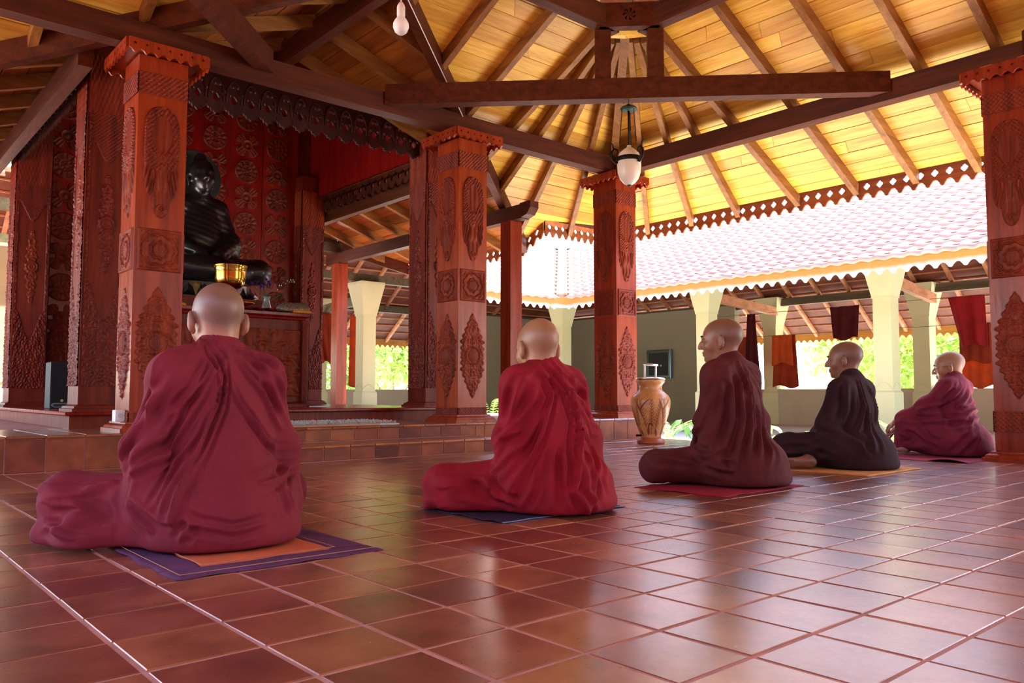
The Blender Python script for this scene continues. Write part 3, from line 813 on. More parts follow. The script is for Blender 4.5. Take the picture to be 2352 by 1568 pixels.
# ================================================================== cloister round the courtyard
m_plain('roof_tile', srgb(206, 162, 142), .32, var=.25, nscale=5, bump=.25)
m_plain('clay_under', srgb(112, 58, 38), .7, var=.3, nscale=5, bump=.25)
m_plain('valley_metal', srgb(225, 215, 205), .25, .6, var=.05)
m_wood('eave_paint', srgb(176, 112, 48), srgb(198, 136, 66), srgb(210, 156, 90), .55, 'Y', .6, 0, .15)
t = NT('eave_two_tone'); v = t.coord('Object'); n = t.noise(v, 6, 5); sp = t.n('ShaderNodeSeparateXYZ'); t.l(v, sp.inputs[0])      # orange above, blending unevenly to pale grey along the lower edge
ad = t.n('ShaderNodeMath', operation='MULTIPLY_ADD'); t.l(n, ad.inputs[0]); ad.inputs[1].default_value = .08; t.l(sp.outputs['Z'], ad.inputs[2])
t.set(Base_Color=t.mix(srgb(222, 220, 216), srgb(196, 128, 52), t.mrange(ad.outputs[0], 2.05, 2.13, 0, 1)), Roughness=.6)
WA0, WB0 = 10.80, 10.90                 # faces of the inner columns of the two wings
EA = 9.95                               # eave (EB, the other wing's, is set with the hall roof)
RA, RB = 12.40, 12.50                   # ridges
OA, OB = 14.00, 14.20                   # outer walls
GR = -.10
def cream_column(x, y, label, w_=.24, z0=GR):
    r = empty('cream_column', (x, y, z0), 0, label, 'column', 'cream cloister columns')
    h = w_ / 2; P = lambda e, z: [(-e, -e, z - z0), (e, -e, z - z0), (e, e, z - z0), (-e, e, z - z0)]
    MB().rings([P(h, .55), P(h, 1.82)]).build('shaft', MATS['cream'], r)
    MB().rings([P(h + .022, z0), P(h + .022, .53), P(h + .004, .552)]).build('base', MATS['cream'], r)
    MB().rings([P(h + .012, 1.80), P(h + .012, 1.83), P(h + .105, 2.32), P(h + .105, 2.36)]).build('flared_head', MATS['cream'], r)
    m = MB()
    for k in range(4):
        a = k * math.pi / 2; ca, sa = math.cos(a), math.sin(a)
        pts = [(ca * xx - sa * -(h + .001), sa * xx + ca * -(h + .001), .62 + .09 * math.cos(xx / h * math.pi / 2) - .045 - z0) for xx in np.linspace(-h * .95, h * .95, 9)]
        m.tube(pts, .006, 5)
    m.build('petal_moulding', MATS['cream'], r)
    return r
for b, lab in ((7.70, 'cream column with flared head behind the taller dark-robed person'), (4.82, 'cream column with flared head between the two far robed people'), (1.95, 'cream column with flared head hidden by the leaning-post pillar')):
    cream_column(WA0 + .12, b, lab)
cream_column(WA0 + .12, WB0 + .12, 'cream column at the courtyard corner under the roof valley')
for a, lab in ((6.95, 'cream column with flared head seen past the slim post beside the shrine'), (4.1, 'cream column hidden behind the red shrine wall'), (1.8, 'cream column beyond the rear shrine pillar on the loudspeaker side')):
    cream_column(a, 11.66, lab)
for b, lab in ((8.42, 'shaded cream column between the hanging orange robes'), (5.60, 'outer cream column beside the dark red hanging robe'), (2.75, 'outer cream column beside the bright red hanging robe')):
    cream_column(OA + .12, b, lab, .27)
for a, lab in ((7.45, 'outer cream column behind the draped rust robe'), (4.4, 'outer cream column behind the shrine'), (1.35, 'outer cream column at the orange robe past the shrine')):
    cream_column(a, OB + .12, lab, .27)
# parapets, solid corner walls, cloister floor
def wallbox(name, lo, hi, label, mat='beige'):
    return tag(MB().box(lo, hi, .01).build(name, MATS[mat]), label, 'wall', kind='structure')
wallbox('wall_parapet_yard', (OA, -3, GR), (OA + .16, 9.2, .60), 'low beige parapet wall along the courtyard cloister')
wallbox('wall_parapet_back', (-4, OB, GR), (10.6, OB + .16, .60), 'low beige parapet wall behind the shrine')
wallbox('wall_corner_side', (OA, 9.2, GR), (OA + .16, OB + .16, 2.30), 'plain beige wall closing the cloister corner', 'beige_shaded')
wallbox('wall_corner_back', (10.6, OB, GR), (OA, OB + .16, 2.30), 'plain beige wall at the back of the cloister corner', 'beige_shaded')
wallbox('floor_cloister', (WA0 - .1, -3, GR), (OA, OB, GR + .03), 'beige cement floor of the cloister')
wallbox('floor_cloister_back', (-4, 13.22, GR), (WA0 - .1, OB, GR + .031), 'beige cement floor of the back cloister')

croof = empty('cloister_roof', (0, 0, 0), 0, 'clay tiled cloister roof on exposed rafters round the courtyard', 'roof', kind='structure')
CS2 = .72
def zc_in(d): return EZ2 + CS * d                 # d: distance in from the eave
RIDGE = zc_in(RA - EA)
OUTW = 2.70
def zc_out(d): return RIDGE - CS2 * d
# clay tile: a double roll, thick at the nose
def clay_tile():
    nx = 9; v, f = [], []
    for (y, dz) in ((0, .0), (.27, -.012)):
        for i in range(nx):
            u = i / (nx - 1); v.append((u * .205, y, .012 + dz + .011 * math.sin(u * 2 * math.pi * 1.0 - .6)))
    for i in range(nx): u = i / (nx - 1); v.append((u * .205, .004, -.030 + .011 * math.sin(u * 2 * math.pi - .6)))
    for i in range(nx - 1): f += [(i, i + 1, nx + i + 1, nx + i), (2 * nx + i, 2 * nx + i + 1, i + 1, i)]
    nb_ = len(v)                                    # unweathered red underside
    for k in range(2 * nx): v.append((v[k][0], v[k][1] + (.004 if k < nx else 0), v[k][2] - (.034 if k < nx else .014)))
    nt_ = len(f)
    for i in range(nx - 1): f.append((nb_ + nx + i, nb_ + nx + i + 1, nb_ + i + 1, nb_ + i))
    me = bpy.data.meshes.new('roof_tile'); me.from_pydata(v, [], f); me.materials.append(MATS['roof_tile']); me.materials.append(MATS['clay_under'])
    me.polygons.foreach_set('material_index', [0] * nt_ + [1] * (len(f) - nt_))
    me.polygons.foreach_set('use_smooth', [True] * len(me.polygons)); me.update(); return me
def cutL(d): return GHALF if zc_in(d) < zg(GHALF) else max(0, (GZ - zc_in(d)) / GSL)     # half width covered by the shrine roof
CT = clay_tile(); PIT, PX = .205, .20
ang = math.atan(CS); rest = MB(); shown = 0
tl = []
for r in range(14):
    d = r * PIT * math.cos(ang) - .05
    bmax = EB + d - .06; amax = EA + d - .06
    k = 0
    while True:                                    # wing along B, counted from the valley towards the right
        b = bmax - k * PX; k += 1
        if b < -2.6: break
        tl.append((0 if 2.6 < b < 10 and r < 9 else 1, 'R', d, b))
    k = 0
    while True:
        a = amax - k * PX; k += 1
        if a < -3: break
        if cutL(d) > abs(a - CA) - .05: continue
        tl.append((0 if 7.4 < a < 10.4 and r < 9 else 1, 'L', d, a))
tl.sort(key=lambda q: (q[0], q[2]))
cv = [Vector(v.co) for v in CT.vertices]; cf = [tuple(p.vertices) for p in CT.polygons]
for i, (pr, wing, d, t) in enumerate(tl):
    z = zc_in(d) + .075 + .004
    if wing == 'R': rot = Matrix.Rotation(ang, 4, 'Y').inverted() @ Matrix.Rotation(-math.pi/2, 4, 'Z'); loc = Vector((EA + d, t, z))
    else: rot = Matrix.Rotation(ang, 4, 'X'); loc = Vector((t - .2, EB + d, z))
    if pr == 0 and shown < 300:
        o = inst('roof_tile', CT, loc, rot.to_euler(), croof); shown += 1
    else:
        M = Matrix.Translation(loc) @ rot; rest.add([M @ v for v in cv], cf)
o = rest.build('roof_tiles', MATS['roof_tile'], croof, True); tag(o, kind='stuff'); o.data.materials.append(MATS['clay_under'])
pat = [p.material_index for p in CT.polygons]; o.data.polygons.foreach_set('material_index', pat * (len(o.data.polygons) // len(pat)))
# outer slopes, laid as wavy courses joined together (only their underside shows)
m = MB()
for r in range(15):
    d0, d1 = r * .19, r * .19 + .22
    if d0 > OUTW: break
    m.add([(RA + d0, -2.8, zc_out(d0) + .08), (RA + d0, RB + d0, zc_out(d0) + .08), (RA + d1, RB + d1, zc_out(d1) + .065), (RA + d1, -2.8, zc_out(d1) + .065)], [(0, 1, 2, 3)])
    m.add([(-3.2, RB + d0, zc_out(d0) + .08), (RA + d0, RB + d0, zc_out(d0) + .08), (RA + d1, RB + d1, zc_out(d1) + .065), (-3.2, RB + d1, zc_out(d1) + .065)], [(3, 2, 1, 0)])
tag(m.build('outer_tiles', MATS['clay_under'], croof), kind='stuff')
MB().tube([(EA + .0, EB + .0, EZ2 + .11), (RA, RB, RIDGE + .11)], .10, 10).build('valley_gutter', MATS['valley_metal'], croof)
def crafter(p, q, wd=.055, ht=.075, mat='cloister_rafter', name='rafter'): return MB().vbeam(p, q, wd, ht).build(name, MATS[mat], croof)
for b in np.arange(-2.4, 12.2, .58):
    d0 = max(0, b - EB)
    crafter((EA + d0 + .02, b, zc_in(d0) - .02), (RA, b, RIDGE - .02)); crafter((RA, b, RIDGE - .02), (RA + OUTW, b, zc_out(OUTW) - .02))
for a in np.arange(-2.6, 12.2, .58):
    d0 = max(0, a - EA)
    if abs(a - CA) < GHALF + .1: d0 = max(d0, (zg(abs(a - CA)) - EZ2) / CS)
    if d0 < RB - EB - .1: crafter((a, EB + d0 + .02, zc_in(d0) - .02), (a, RB, RIDGE - .02))
    crafter((a, RB, RIDGE - .02), (a, RB + OUTW, zc_out(OUTW) - .02))
for r in range(14):
    d = .06 + r * .176; z = zc_in(d) + .055
    MB().vbeam((EA + d, -2.7, z), (EA + d, EB + d, z), .045, .022).build('batten', MATS['cloister_rafter'], croof)
    for x0_, x1_ in ((-3, CA - cutL(d)), (CA + cutL(d), EA + d)): MB().vbeam((x0_, EB + d, z), (x1_, EB + d, z), .045, .022).build('batten', MATS['cloister_rafter'], croof)
    d = .12 + r * .185; z = zc_out(d) + .055
    MB().vbeam((RA + d, -2.7, z), (RA + d, RB + d, z), .045, .022).build('batten', MATS['cloister_rafter'], croof)
    MB().vbeam((-3, RB + d, z), (RA + d, RB + d, z), .045, .022).build('batten', MATS['cloister_rafter'], croof)
# eave boards
fascia('eave_board', L_(EA - .02, -2.7), L_(EA - .02, EB - .1), .165, EZ2 + .05, EZ2 - .155, False, 'eave_two_tone', croof)
for x1_, x0_ in ((EA - .12, CA + GHALF + .05), (CA - GHALF - .05, -3)): fascia('eave_board', L_(x1_, EB - .02), L_(x0_, EB - .02), .165, EZ2 + .05, EZ2 - .155, False, 'eave_two_tone', croof)
# curved corner board below the valley
mb = MB(); n = 9
for i in range(n):
    t = i / (n - 1) * math.pi / 2; mb.v += [(EA - .02 - .26 + .26 * math.sin(t) , EB - .28 + .26 * math.cos(t) - .0, z) for z in (EZ2 + .05, EZ2 - .13)]
mb.f += [(2 * i, 2 * i + 1, 2 * i + 3, 2 * i + 2) for i in range(n - 1)]
o = mb.build('corner_board', MATS['eave_two_tone'], croof); so = o.modifiers.new('s', 'SOLIDIFY'); so.thickness = .02
oz = zc_out(OUTW)
fascia('outer_eave_board', L_(RA + OUTW + .02, -2.7), L_(RA + OUTW + .02, RB + OUTW), .13, oz + .05, oz - .13, False, 'eave_paint', croof)
fascia('outer_eave_board', L_(RA + OUTW, RB + OUTW + .02), L_(-3, RB + OUTW + .02), .13, oz + .05, oz - .13, False, 'eave_paint', croof)
# tie beams and plates
for b in (7.70, 4.82, 1.95): MB().vbeam((WA0 + .2, b + .0, 2.02), (OA + .1, b + .6, 2.02), .09, .15).build('tie_beam', MATS['cloister_rafter'], croof)
for a in (6.95, 4.1, 1.8): MB().vbeam((a, 11.8, 2.02), (a + .4, OB + .1, 2.02), .09, .15).build('tie_beam', MATS['cloister_plate'], croof)
MB().vbeam((OA + .1, -2.7, 2.20), (OA + .1, OB, 2.20), .11, .14).build('plate_beam', MATS['cloister_plate'], croof)
MB().vbeam((-3, OB + .1, 2.20), (OA, OB + .1, 2.20), .11, .14).build('plate_beam', MATS['cloister_plate'], croof)
MB().vbeam((WA0 + .12, -2.7, 2.37), (WA0 + .12, WB0 + .12, 2.37), .11, .13).build('plate_beam', MATS['cloister_plate'], croof)
MB().vbeam((-3, 11.66, 2.37), (WA0 + .12, 11.66, 2.37), .11, .13).build('plate_beam', MATS['cloister_plate'], croof)

# ================================================================== hanging robes
def m_cloth(name, c, rough=.8, trans=.35, fine=420):
    t = NT(name); v = t.coord('Object'); n = t.noise(v, 6, 5, .6); wv = t.noise(t.coord('Object', (1, 1, 1)), fine, 2)
    col = t.ramp(n, [(.3, tuple(k * .80 for k in c[:3]) + (1,)), (.7, tuple(min(1, k * 1.18) for k in c[:3]) + (1,))])
    cr = t.noise(t.coord('Object', (26, 26, 7), (.3, .2, .4)), 1.0, 4, .55, .8); mm_ = t.n('ShaderNodeMath', operation='MULTIPLY_ADD'); t.l(wv, mm_.inputs[0]); mm_.inputs[1].default_value = .06; t.l(cr, mm_.inputs[2]); t.bump(mm_.outputs[0], .35, .008); m_ = t.set(Base_Color=col, Roughness=rough, Specular_IOR_Level=.25)
    if trans > 0:
        tr = t.n('ShaderNodeBsdfTranslucent'); t.l(col, tr.inputs['Color']); mx = t.n('ShaderNodeMixShader'); mx.inputs[0].default_value = trans
        out = [x for x in t.t.nodes if x.type == 'OUTPUT_MATERIAL'][0]
        t.l(t.b.outputs[0], mx.inputs[1]); t.l(tr.outputs[0], mx.inputs[2]); t.l(mx.outputs[0], out.inputs['Surface'])
    return m_
m_cloth('cloth_orange', srgb(196, 78, 30)); m_cloth('cloth_rust', srgb(150, 52, 24)); m_cloth('cloth_red', srgb(150, 24, 28)); m_cloth('cloth_maroon', srgb(80, 16, 18))
m_plain('bark_cord', srgb(120, 100, 80), .8)
def hanging(name, label, p, q, zt, zb, mat, amp=.05, k=9.0, flare=.0, slant=0.0, hem=None):
    """cloth on a line from p to q (plan), pleated, with real thickness"""
    p, q = Vector((*p, 0)), Vector((*q, 0)); u = q - p; L = u.length; u = u / L; nr = Vector((u.y, -u.x, 0)); nx, nz = 46, 30; v, f = [], []
    ph = random.uniform(0, 6)
    for j in range(nz):
        s_ = j / (nz - 1)
        for i in range(nx):
            x = i / (nx - 1); am = amp * (.35 + .65 * s_)
            off = am * (math.sin(k * x * 2 * math.pi + ph + .8 * s_) + .4 * math.sin(k * 2.3 * x * math.pi + 2 * s_ + ph))
            xx = (x - .5) * L * (1 + flare * s_) + L * .5 + slant * s_
            zz = zt + (zb - zt) * s_ + (0.03 * math.sin(x * 7 + ph) * s_ if hem is None else hem(x) * s_)
            w_ = p + u * xx + nr * off; v.append((w_.x, w_.y, zz))
    for j in range(nz - 1):
        for i in range(nx - 1): a = j * nx + i; f.append((a, a + 1, a + nx + 1, a + nx))
    o = mesh_obj(name, v, f, MATS[mat], None, True); so = o.modifiers.new('s', 'SOLIDIFY'); so.thickness = .004
    return tag(o, label, 'cloth', 'robes hung up in the cloister')
hanging('hanging_robe', 'rust orange robe hung left of the shaded column, short outer layer', (13.575, 8.98), (13.575, 8.62), 1.60, 1.02, 'cloth_rust', .012, 3)
hanging('hanging_robe', 'long bright orange robe hanging below the short rust layer', (13.635, 9.02), (13.635, 8.60), 1.60, .62, 'cloth_orange', .012, 3)
hanging('hanging_robe', 'dark maroon robe hanging tight against the shaded column', (13.50, 8.585), (13.50, 8.42), 2.03, .98, 'cloth_maroon', .025, 2, .9)
hanging('hanging_robe', 'rust robe with split hem right of the shaded column', (13.635, 8.10), (13.635, 7.68), 1.60, .64, 'cloth_rust', .012, 3, .25)
hanging('hanging_robe', 'folded orange robe layer over the split-hem robe', (13.575, 8.12), (13.575, 7.72), 1.60, 1.06, 'cloth_orange', .012, 3, .1)
hanging('hanging_robe', 'short dark red robe bundled beside the cream column', (13.50, 6.92), (13.50, 6.40), 2.03, 1.46, 'cloth_maroon', .035, 2, -.15)
hanging('hanging_robe', 'bright red robe draped diagonally beside the right hand pillar', (13.49, 4.98), (13.49, 4.45), 2.03, 1.25, 'cloth_red', .035, 2, -.3, .1)
hanging('hanging_robe', 'brown rust robe below the draped bright red robe', (13.575, 4.86), (13.575, 4.42), 1.60, 1.0, 'cloth_rust', .012, 3)
hanging('hanging_robe', 'long glowing orange robe behind the old person', (13.635, 4.85), (13.635, 4.40), 1.60, .62, 'cloth_orange', .012, 3)
hanging('hanging_robe', 'rust red robe gathered diagonally to the outer column past the shrine', (6.85, 13.60), (7.40, 13.60), 2.03, 1.1, 'cloth_rust', .05, 2, -.6, .16)
hanging('hanging_robe', 'orange robe hanging behind the cream column past the shrine', (7.75, 13.60), (8.12, 13.60), 2.03, .66, 'cloth_orange', .04, 2)
hanging('hanging_robe', 'orange robe hanging beyond the rear shrine pillar', (1.90, 13.60), (2.25, 13.60), 2.03, .64, 'cloth_orange', .04, 2)

for z_, nm, la_ in ((2.03, 'upper', 13.5), (1.60, 'lower', 13.605)):
    tag(MB().tube([(la_, 3.0, z_), (la_, 9.4, z_)], .005, 6).build('clothes_line', MATS['bark_cord']), nm + ' cord with robes hung on it beside the courtyard parapet', 'cord', 'cords for robes')
    for b_ in (3.0, 9.4): MB().tube([(la_, b_, z_), (14.02, b_, z_)], .005, 6).build('cord_hook', MATS['bark_cord'], bpy.data.objects['clothes_line' if z_ > 2 else 'clothes_line.001'])
tag(MB().tube([(.8, 13.6, 2.03), (9.0, 13.6, 2.03)], .006, 6).build('clothes_line', MATS['bark_cord']), 'cord with robes hung on it behind the shrine', 'cord', 'cords for robes')
# black screen on the corner wall
tv = empty('wall_screen', (13.98, 11.08, .85), 0, 'black flat screen with glossy edge on the beige corner wall', 'screen')
m_plain('black_gloss', srgb(16, 17, 20), .25, var=.1); m_plain('black_matte', srgb(22, 22, 24), .6, var=.1); m_plain('edge_blue', srgb(120, 150, 180), .2, .6)
MB().box((-.07, -.32, 0), (-.01, .32, .61), .008).build('screen_body', MATS['black_gloss'], tv)
MB().box((-.08, -.335, -.01), (-.0, -.322, .62), .003).build('edge_trim', MATS['edge_blue'], tv)
MB().box((-.076, -.26, .06), (-.0705, .26, .55)).build('screen_panel', MATS['black_matte'], tv)
MB().lathe([(0, 0), (.02, 0), (.02, .006), (0, .006)], n=14).build('lamp_dot', m_plain('dot_yellow', srgb(190, 190, 40), .4), tv, loc=(-.078, -.08, .27), rot=(0, -math.pi/2, 0))
tag(MB().box((13.6, 11.95, .62), (13.99, 12.55, .72), .01).build('wall_shelf', MATS['black_matte']), 'dark shelf fixed to the beige corner wall', 'shelf')

# ================================================================== plants
def m_leaf(name, c, trans=.45):
    t = NT(name); r = t.rand(); hv = t.n('ShaderNodeHueSaturation'); hv.inputs['Color'].default_value = c
    t.l(t.mrange(r, 0, 1, .46, .53), hv.inputs['Hue']); t.l(t.mrange(r, 0, 1, .6, 1.35), hv.inputs['Value'])
    t.set(Base_Color=hv.outputs[0], Roughness=.45)
    tr = t.n('ShaderNodeBsdfTranslucent'); t.l(hv.outputs[0], tr.inputs['Color']); mx = t.n('ShaderNodeMixShader'); mx.inputs[0].default_value = trans
    out = [x for x in t.t.nodes if x.type == 'OUTPUT_MATERIAL'][0]; t.l(t.b.outputs[0], mx.inputs[1]); t.l(tr.outputs[0], mx.inputs[2]); t.l(mx.outputs[0], out.inputs['Surface'])
    return t.m
m_leaf('leaf_light', srgb(168, 196, 96)); m_leaf('leaf_mid', srgb(126, 166, 70)); m_leaf('leaf_dark', srgb(64, 110, 50)); m_leaf('petal_pink', srgb(230, 170, 180)); m_plain('bark', srgb(96, 76, 56), .8, var=.3)
def bush_mesh(name, rx, ry, rz_, n, ls, mat, seed):
    g = np.random.default_rng(seed); v, f = [], []
    cl = g.normal(size=(22, 3)); cl /= np.linalg.norm(cl, axis=1)[:, None]; cl *= (g.random((22, 1)) ** .4)
    for i in range(n):
        c = cl[g.integers(22)] * (.75, .75, .75) + g.normal(size=3) * .20; c = c * (rx, ry, rz_) + (0, 0, rz_)
        if c[2] < 0: c[2] = abs(c[2])
        d = g.normal(size=3); d /= np.linalg.norm(d); e = np.cross(d, g.normal(size=3)); e /= np.linalg.norm(e) + 1e-9; L = ls * g.uniform(.6, 1.4)
        nn = np.cross(d, e) * L * .12
        k = len(v); v += [tuple(c), tuple(c + d * L * .5 + e * L * .26 + nn), tuple(c + d * L), tuple(c + d * L * .5 - e * L * .26 + nn)]; f += [(k, k + 1, k + 2), (k, k + 2, k + 3)]
    me = bpy.data.meshes.new(name); me.from_pydata(v, [], f); me.materials.append(MATS[mat]); me.update(); return me
BU = [bush_mesh('foliage', 1.3, 1.3, 1.0, 2600, .16, 'leaf_light', 1), bush_mesh('foliage', 1.1, 1.1, .8, 2400, .12, 'leaf_mid', 2), bush_mesh('foliage', 1.4, 1.4, 1.5, 3000, .2, 'leaf_light', 3)]
def bush(x, y, kind, label, cat='shrub', s=1.0, rz=0.0):
    r = empty('garden_shrub', (x, y, GR), rz, label, cat, 'shrubs beyond the cloister parapet'); r.scale = (s, s, s)
    inst('foliage', BU[kind], (0, 0, .25), (0, 0, 0), r)
    m = MB()
    for k in range(4):
        a = k * 1.6 + rz; m.tube([(0.05 * math.cos(a), .05 * math.sin(a), -.02), (.25 * math.cos(a), .25 * math.sin(a), .5), (.6 * math.cos(a), .6 * math.sin(a), 1.2)], [.03, .022, .01], 5)
    m.build('stem', MATS['bark'], r); return r
spots = [(18.2, 12.6, 1, 'pale green shrub showing beside the rust orange hung robe'), (20.4, 9.6, 2, 'tall pale shrub behind the shaded cloister column'), (17.4, 7.3, 0, 'pale sunlit shrub in the opening past the split-hem robe'), (20.0, 5.2, 2, 'tall pale shrub behind the dark red hung robe'), (17.6, 3.4, 1, 'mid green shrub behind the old person'), (19.8, .8, 2, 'tall pale shrub near the bright red robe'),
         (2.6, 18.2, 1, 'green shrub seen past the rear shrine pillar'), (7.3, 18.0, 0, 'pale shrub in the opening beside the altar book'), (10.2, 18.0, 1, 'flowering green shrub in the opening beside the shrine pillar'), (12.6, 19.6, 2, 'tall pale shrub beyond the back parapet'), (5.0, 20.2, 2, 'tall shrub behind the shrine wall')]
for i, (x, y, k, lab) in enumerate(spots): bush(x, y, k, lab, s=1.0 + .1 * (i % 3), rz=i * 1.1)
def frond(m, base, d, L, rise, pinn=16, wl=.07, droop=.6):
    """fern frond: arching stem with paired leaflets"""
    d = Vector(d).normalized(); sd_ = Vector((-d.y, d.x, 0)); P = []
    for i in range(pinn + 1):
        t = i / pinn; P.append(Vector(base) + d * (L * t) + Vector((0, 0, rise * (t - droop * t * t))))
    m.tube(P, [.004 * (1 - .8 * i / pinn) + .001 for i in range(pinn + 1)], 4)
    for i in range(2, pinn):
        t = i / pinn; w_ = wl * math.sin(math.pi * (.12 + .86 * t)) ** .7; p = P[i]; tg = (P[i + 1] - P[i]).normalized()
        for s_ in (-1, 1):
            a = p + sd_ * s_ * w_ + tg * .02 + Vector((0, 0, -.004)); h = tg * (L / pinn * .42)
            m.add([p - h * .6, p + h * .6, a + h * .3, a - h * .2], [(0, 1, 2, 3)])
def fern(x, y, n, L, rise, label, z=GR, mat='leaf_mid', seed=0):
    g = random.Random(seed + 5); m = MB()
    for k in range(n):
        a = 2 * math.pi * k / n + g.uniform(-.3, .3); frond(m, (0, 0, 0), (math.cos(a), math.sin(a), 0), L * g.uniform(.7, 1.1), rise * g.uniform(.8, 1.2), wl=.06)
    r = empty('fern_plant', (x, y, z), 0, label, 'fern', 'ferns in the courtyard beds')
    m.build('fronds', MATS[mat], r); return r
fern(8.15, 9.85, 9, .5, 1.15, 'fern growing behind the hall pillar next to the rug', seed=1)
fern(8.7, 8.2, 8, .42, .62, 'fern at the foot of the pillar behind the urn', seed=2)
fern(8.9, 3.86, 7, .25, .72, 'upright fern at the foot of the cream column', seed=3, mat='leaf_light')
fern(8.9, 6.9, 8, .5, .55, 'fern arching beside the clay urn', seed=4, mat='leaf_light')
fern(8.7, 4.5, 6, .30, .42, 'small fern behind the knees of the dark-robed person', seed=6)
def broadleaf(x, y, n, L, label, seed, mat='leaf_dark', z=GR):
    g = random.Random(seed); m = MB()
    for k in range(n):
        a = 2.4 * k + g.uniform(-.3, .3); el = g.uniform(.5, 1.2); d = Vector((math.cos(a) * math.cos(el), math.sin(a) * math.cos(el), math.sin(el))); sd_ = Vector((-math.sin(a), math.cos(a), 0)); st = L * g.uniform(.7, 1.2)
        b = d * st; up = d.cross(sd_) * -1; out = Vector((math.cos(a), math.sin(a), -.5)).normalized()
        m.tube([(0, 0, 0), d * st * .5, b], .005, 4)
        W = L * .42; pts = [b - out * .02, b + out * W * .4 + sd_ * W * .5, b + out * W * .9 + sd_ * W * .32, b + out * W * 1.4 + Vector((0, 0, -.06)), b + out * W * .9 - sd_ * W * .32, b + out * W * .4 - sd_ * W * .5, b + out * W * .6 + Vector((0, 0, .03))]
        m.add(pts, [(0, 1, 6), (1, 2, 6), (2, 3, 6), (3, 4, 6), (4, 5, 6), (5, 0, 6)])
    r = empty('leafy_plant', (x, y, z), 0, label, 'plant', 'broad leaved plants in the courtyard beds'); m.build('leaves', MATS[mat], r); return r
broadleaf(8.28, 6.05, 12, .30, 'dark glossy leafy plant right behind the clay urn', 3)
broadleaf(8.65, 5.35, 10, .26, 'light green leafy plant behind the seated dark robed knee', 5, 'leaf_light')
broadleaf(8.25, 6.55, 8, .16, 'small yellow green plant at the floor edge by the urn', 9, 'leaf_light')
broadleaf(8.0, 11.0, 6, .5, 'pointed dark leaf plant beyond the shrine plinth', 12)
# raised bed edge in the yard
tag(MB().box((7.72, 2.0, GR), (7.84, 10.2, -.02), .01).build('bed_kerb', MATS['beige']), 'low pale kerb of the planting bed beside the hall floor', 'kerb')

# unseen walls added behind and left of the camera to cut the light
wallbox('shade_wall_near', (-5.5, -4.75, GR), (8.2, -4.5, 2.5), 'plain brown boarded wall added behind the camera to cut the light from there', 'shrine_wood')
wallbox('shade_wall_left', (-5.75, -4.75, GR), (-5.5, 5.0, 2.5), 'plain brown boarded wall added out of view to darken the left of the hall', 'shrine_wood')
# ================================================================== lamp, bulb, cable
m_plain('verdigris', srgb(58, 78, 66), .55, .7, var=.3, nscale=20); m_plain('iron_dark', srgb(34, 34, 32), .5, .8)
t = NT('milk_glass'); t.set(Base_Color=srgb(238, 232, 216), Roughness=.25, Subsurface_Weight=.2, Subsurface_Scale=.02)
LX, LY = 5.335, 4.545
lamp = empty('pendant_lantern', (LX, LY, TZ + .045), 0, 'pendant lantern with milky glass globe hanging from the tie beam', 'lamp')
def chain(m, p, q, r=.008, th=.0022):
    p, q = Vector(p), Vector(q); n = max(2, int((q - p).length / (r * 1.7))); d = (q - p).normalized(); a = Vector((0, 0, 1)) if abs(d.z) < .8 else Vector((1, 0, 0)); s1 = d.cross(a).normalized(); s2 = d.cross(s1)
    for i in range(n):
        c = p.lerp(q, (i + .5) / n); sd_ = s1 if i % 2 else s2
        pts = [c + d * (r * math.cos(t_)) + sd_ * (r * .55 * math.sin(t_)) for t_ in np.linspace(0, 2 * math.pi, 9)]
        m.tube(pts, th, 4, False)
m = MB(); chain(m, (0, 0, 0), (0, 0, -.10)); m.build('top_chain', MATS['iron_dark'], lamp, True)
MB().lathe([(0, .03), (.02, .028), (.03, .018), (.065, .004), (.075, -.008), (.072, -.02), (.055, -.024), (.03, -.028), (0, -.03)], (0, 0, -.12), 24).build('canopy', MATS['verdigris'], lamp, True)
for k in range(3):
    a = 2 * math.pi * k / 3 + .5; ca, sa = math.cos(a), math.sin(a)
    m = MB(); chain(m, (.06 * ca, .06 * sa, -.14), (.085 * ca, .085 * sa, -.44)); m.build('chain', MATS['iron_dark'], lamp, True)
    pts = [(.075, -.60), (.12, -.62), (.155, -.585), (.160, -.53), (.135, -.495), (.105, -.505), (.10, -.53), (.12, -.54)]
    ar = MB().tube([(r_ * ca, r_ * sa, z_) for r_, z_ in pts], [.012, .013, .012, .011, .010, .009, .007, .004], 7).build('scroll_arm', MATS['iron_dark'], lamp, True)
    MB().tube([(.14 * ca, .14 * sa, -.50), (.15 * ca, .15 * sa, -.455), (.17 * ca, .17 * sa, -.44)], [.007, .006, .002], 6).build('leaf_tip', MATS['iron_dark'], ar, True)
m = MB(); m.tube([(0, 0, -.14), (0, 0, -.47)], .009, 8); m.build('rod', MATS['iron_dark'], lamp, True)
MB().lathe([(0, -.455), (.018, -.458), (.022, -.478), (.04, -.488), (.085, -.525), (.102, -.575), (.104, -.60)], (0, 0, 0), 32, False).build('globe_top', MATS['milk_glass'], lamp, True)
MB().lathe([(.107, -.565), (.110, -.572), (.110, -.598), (.107, -.605), (.102, -.605), (.102, -.565)], (0, 0, 0), 32, False).build('band', MATS['iron_dark'], lamp, True)
MB().lathe([(.104, -.60), (.106, -.64), (.100, -.70), (.082, -.755), (.050, -.795), (.02, -.812), (0, -.815)], (0, 0, 0), 32, False).build('globe', MATS['milk_glass'], lamp, True)
MB().lathe([(.022, -.806), (.022, -.818), (.008, -.822), (0, -.836)], (0, 0, 0), 14).build('finial', MATS['verdigris'], lamp, True)

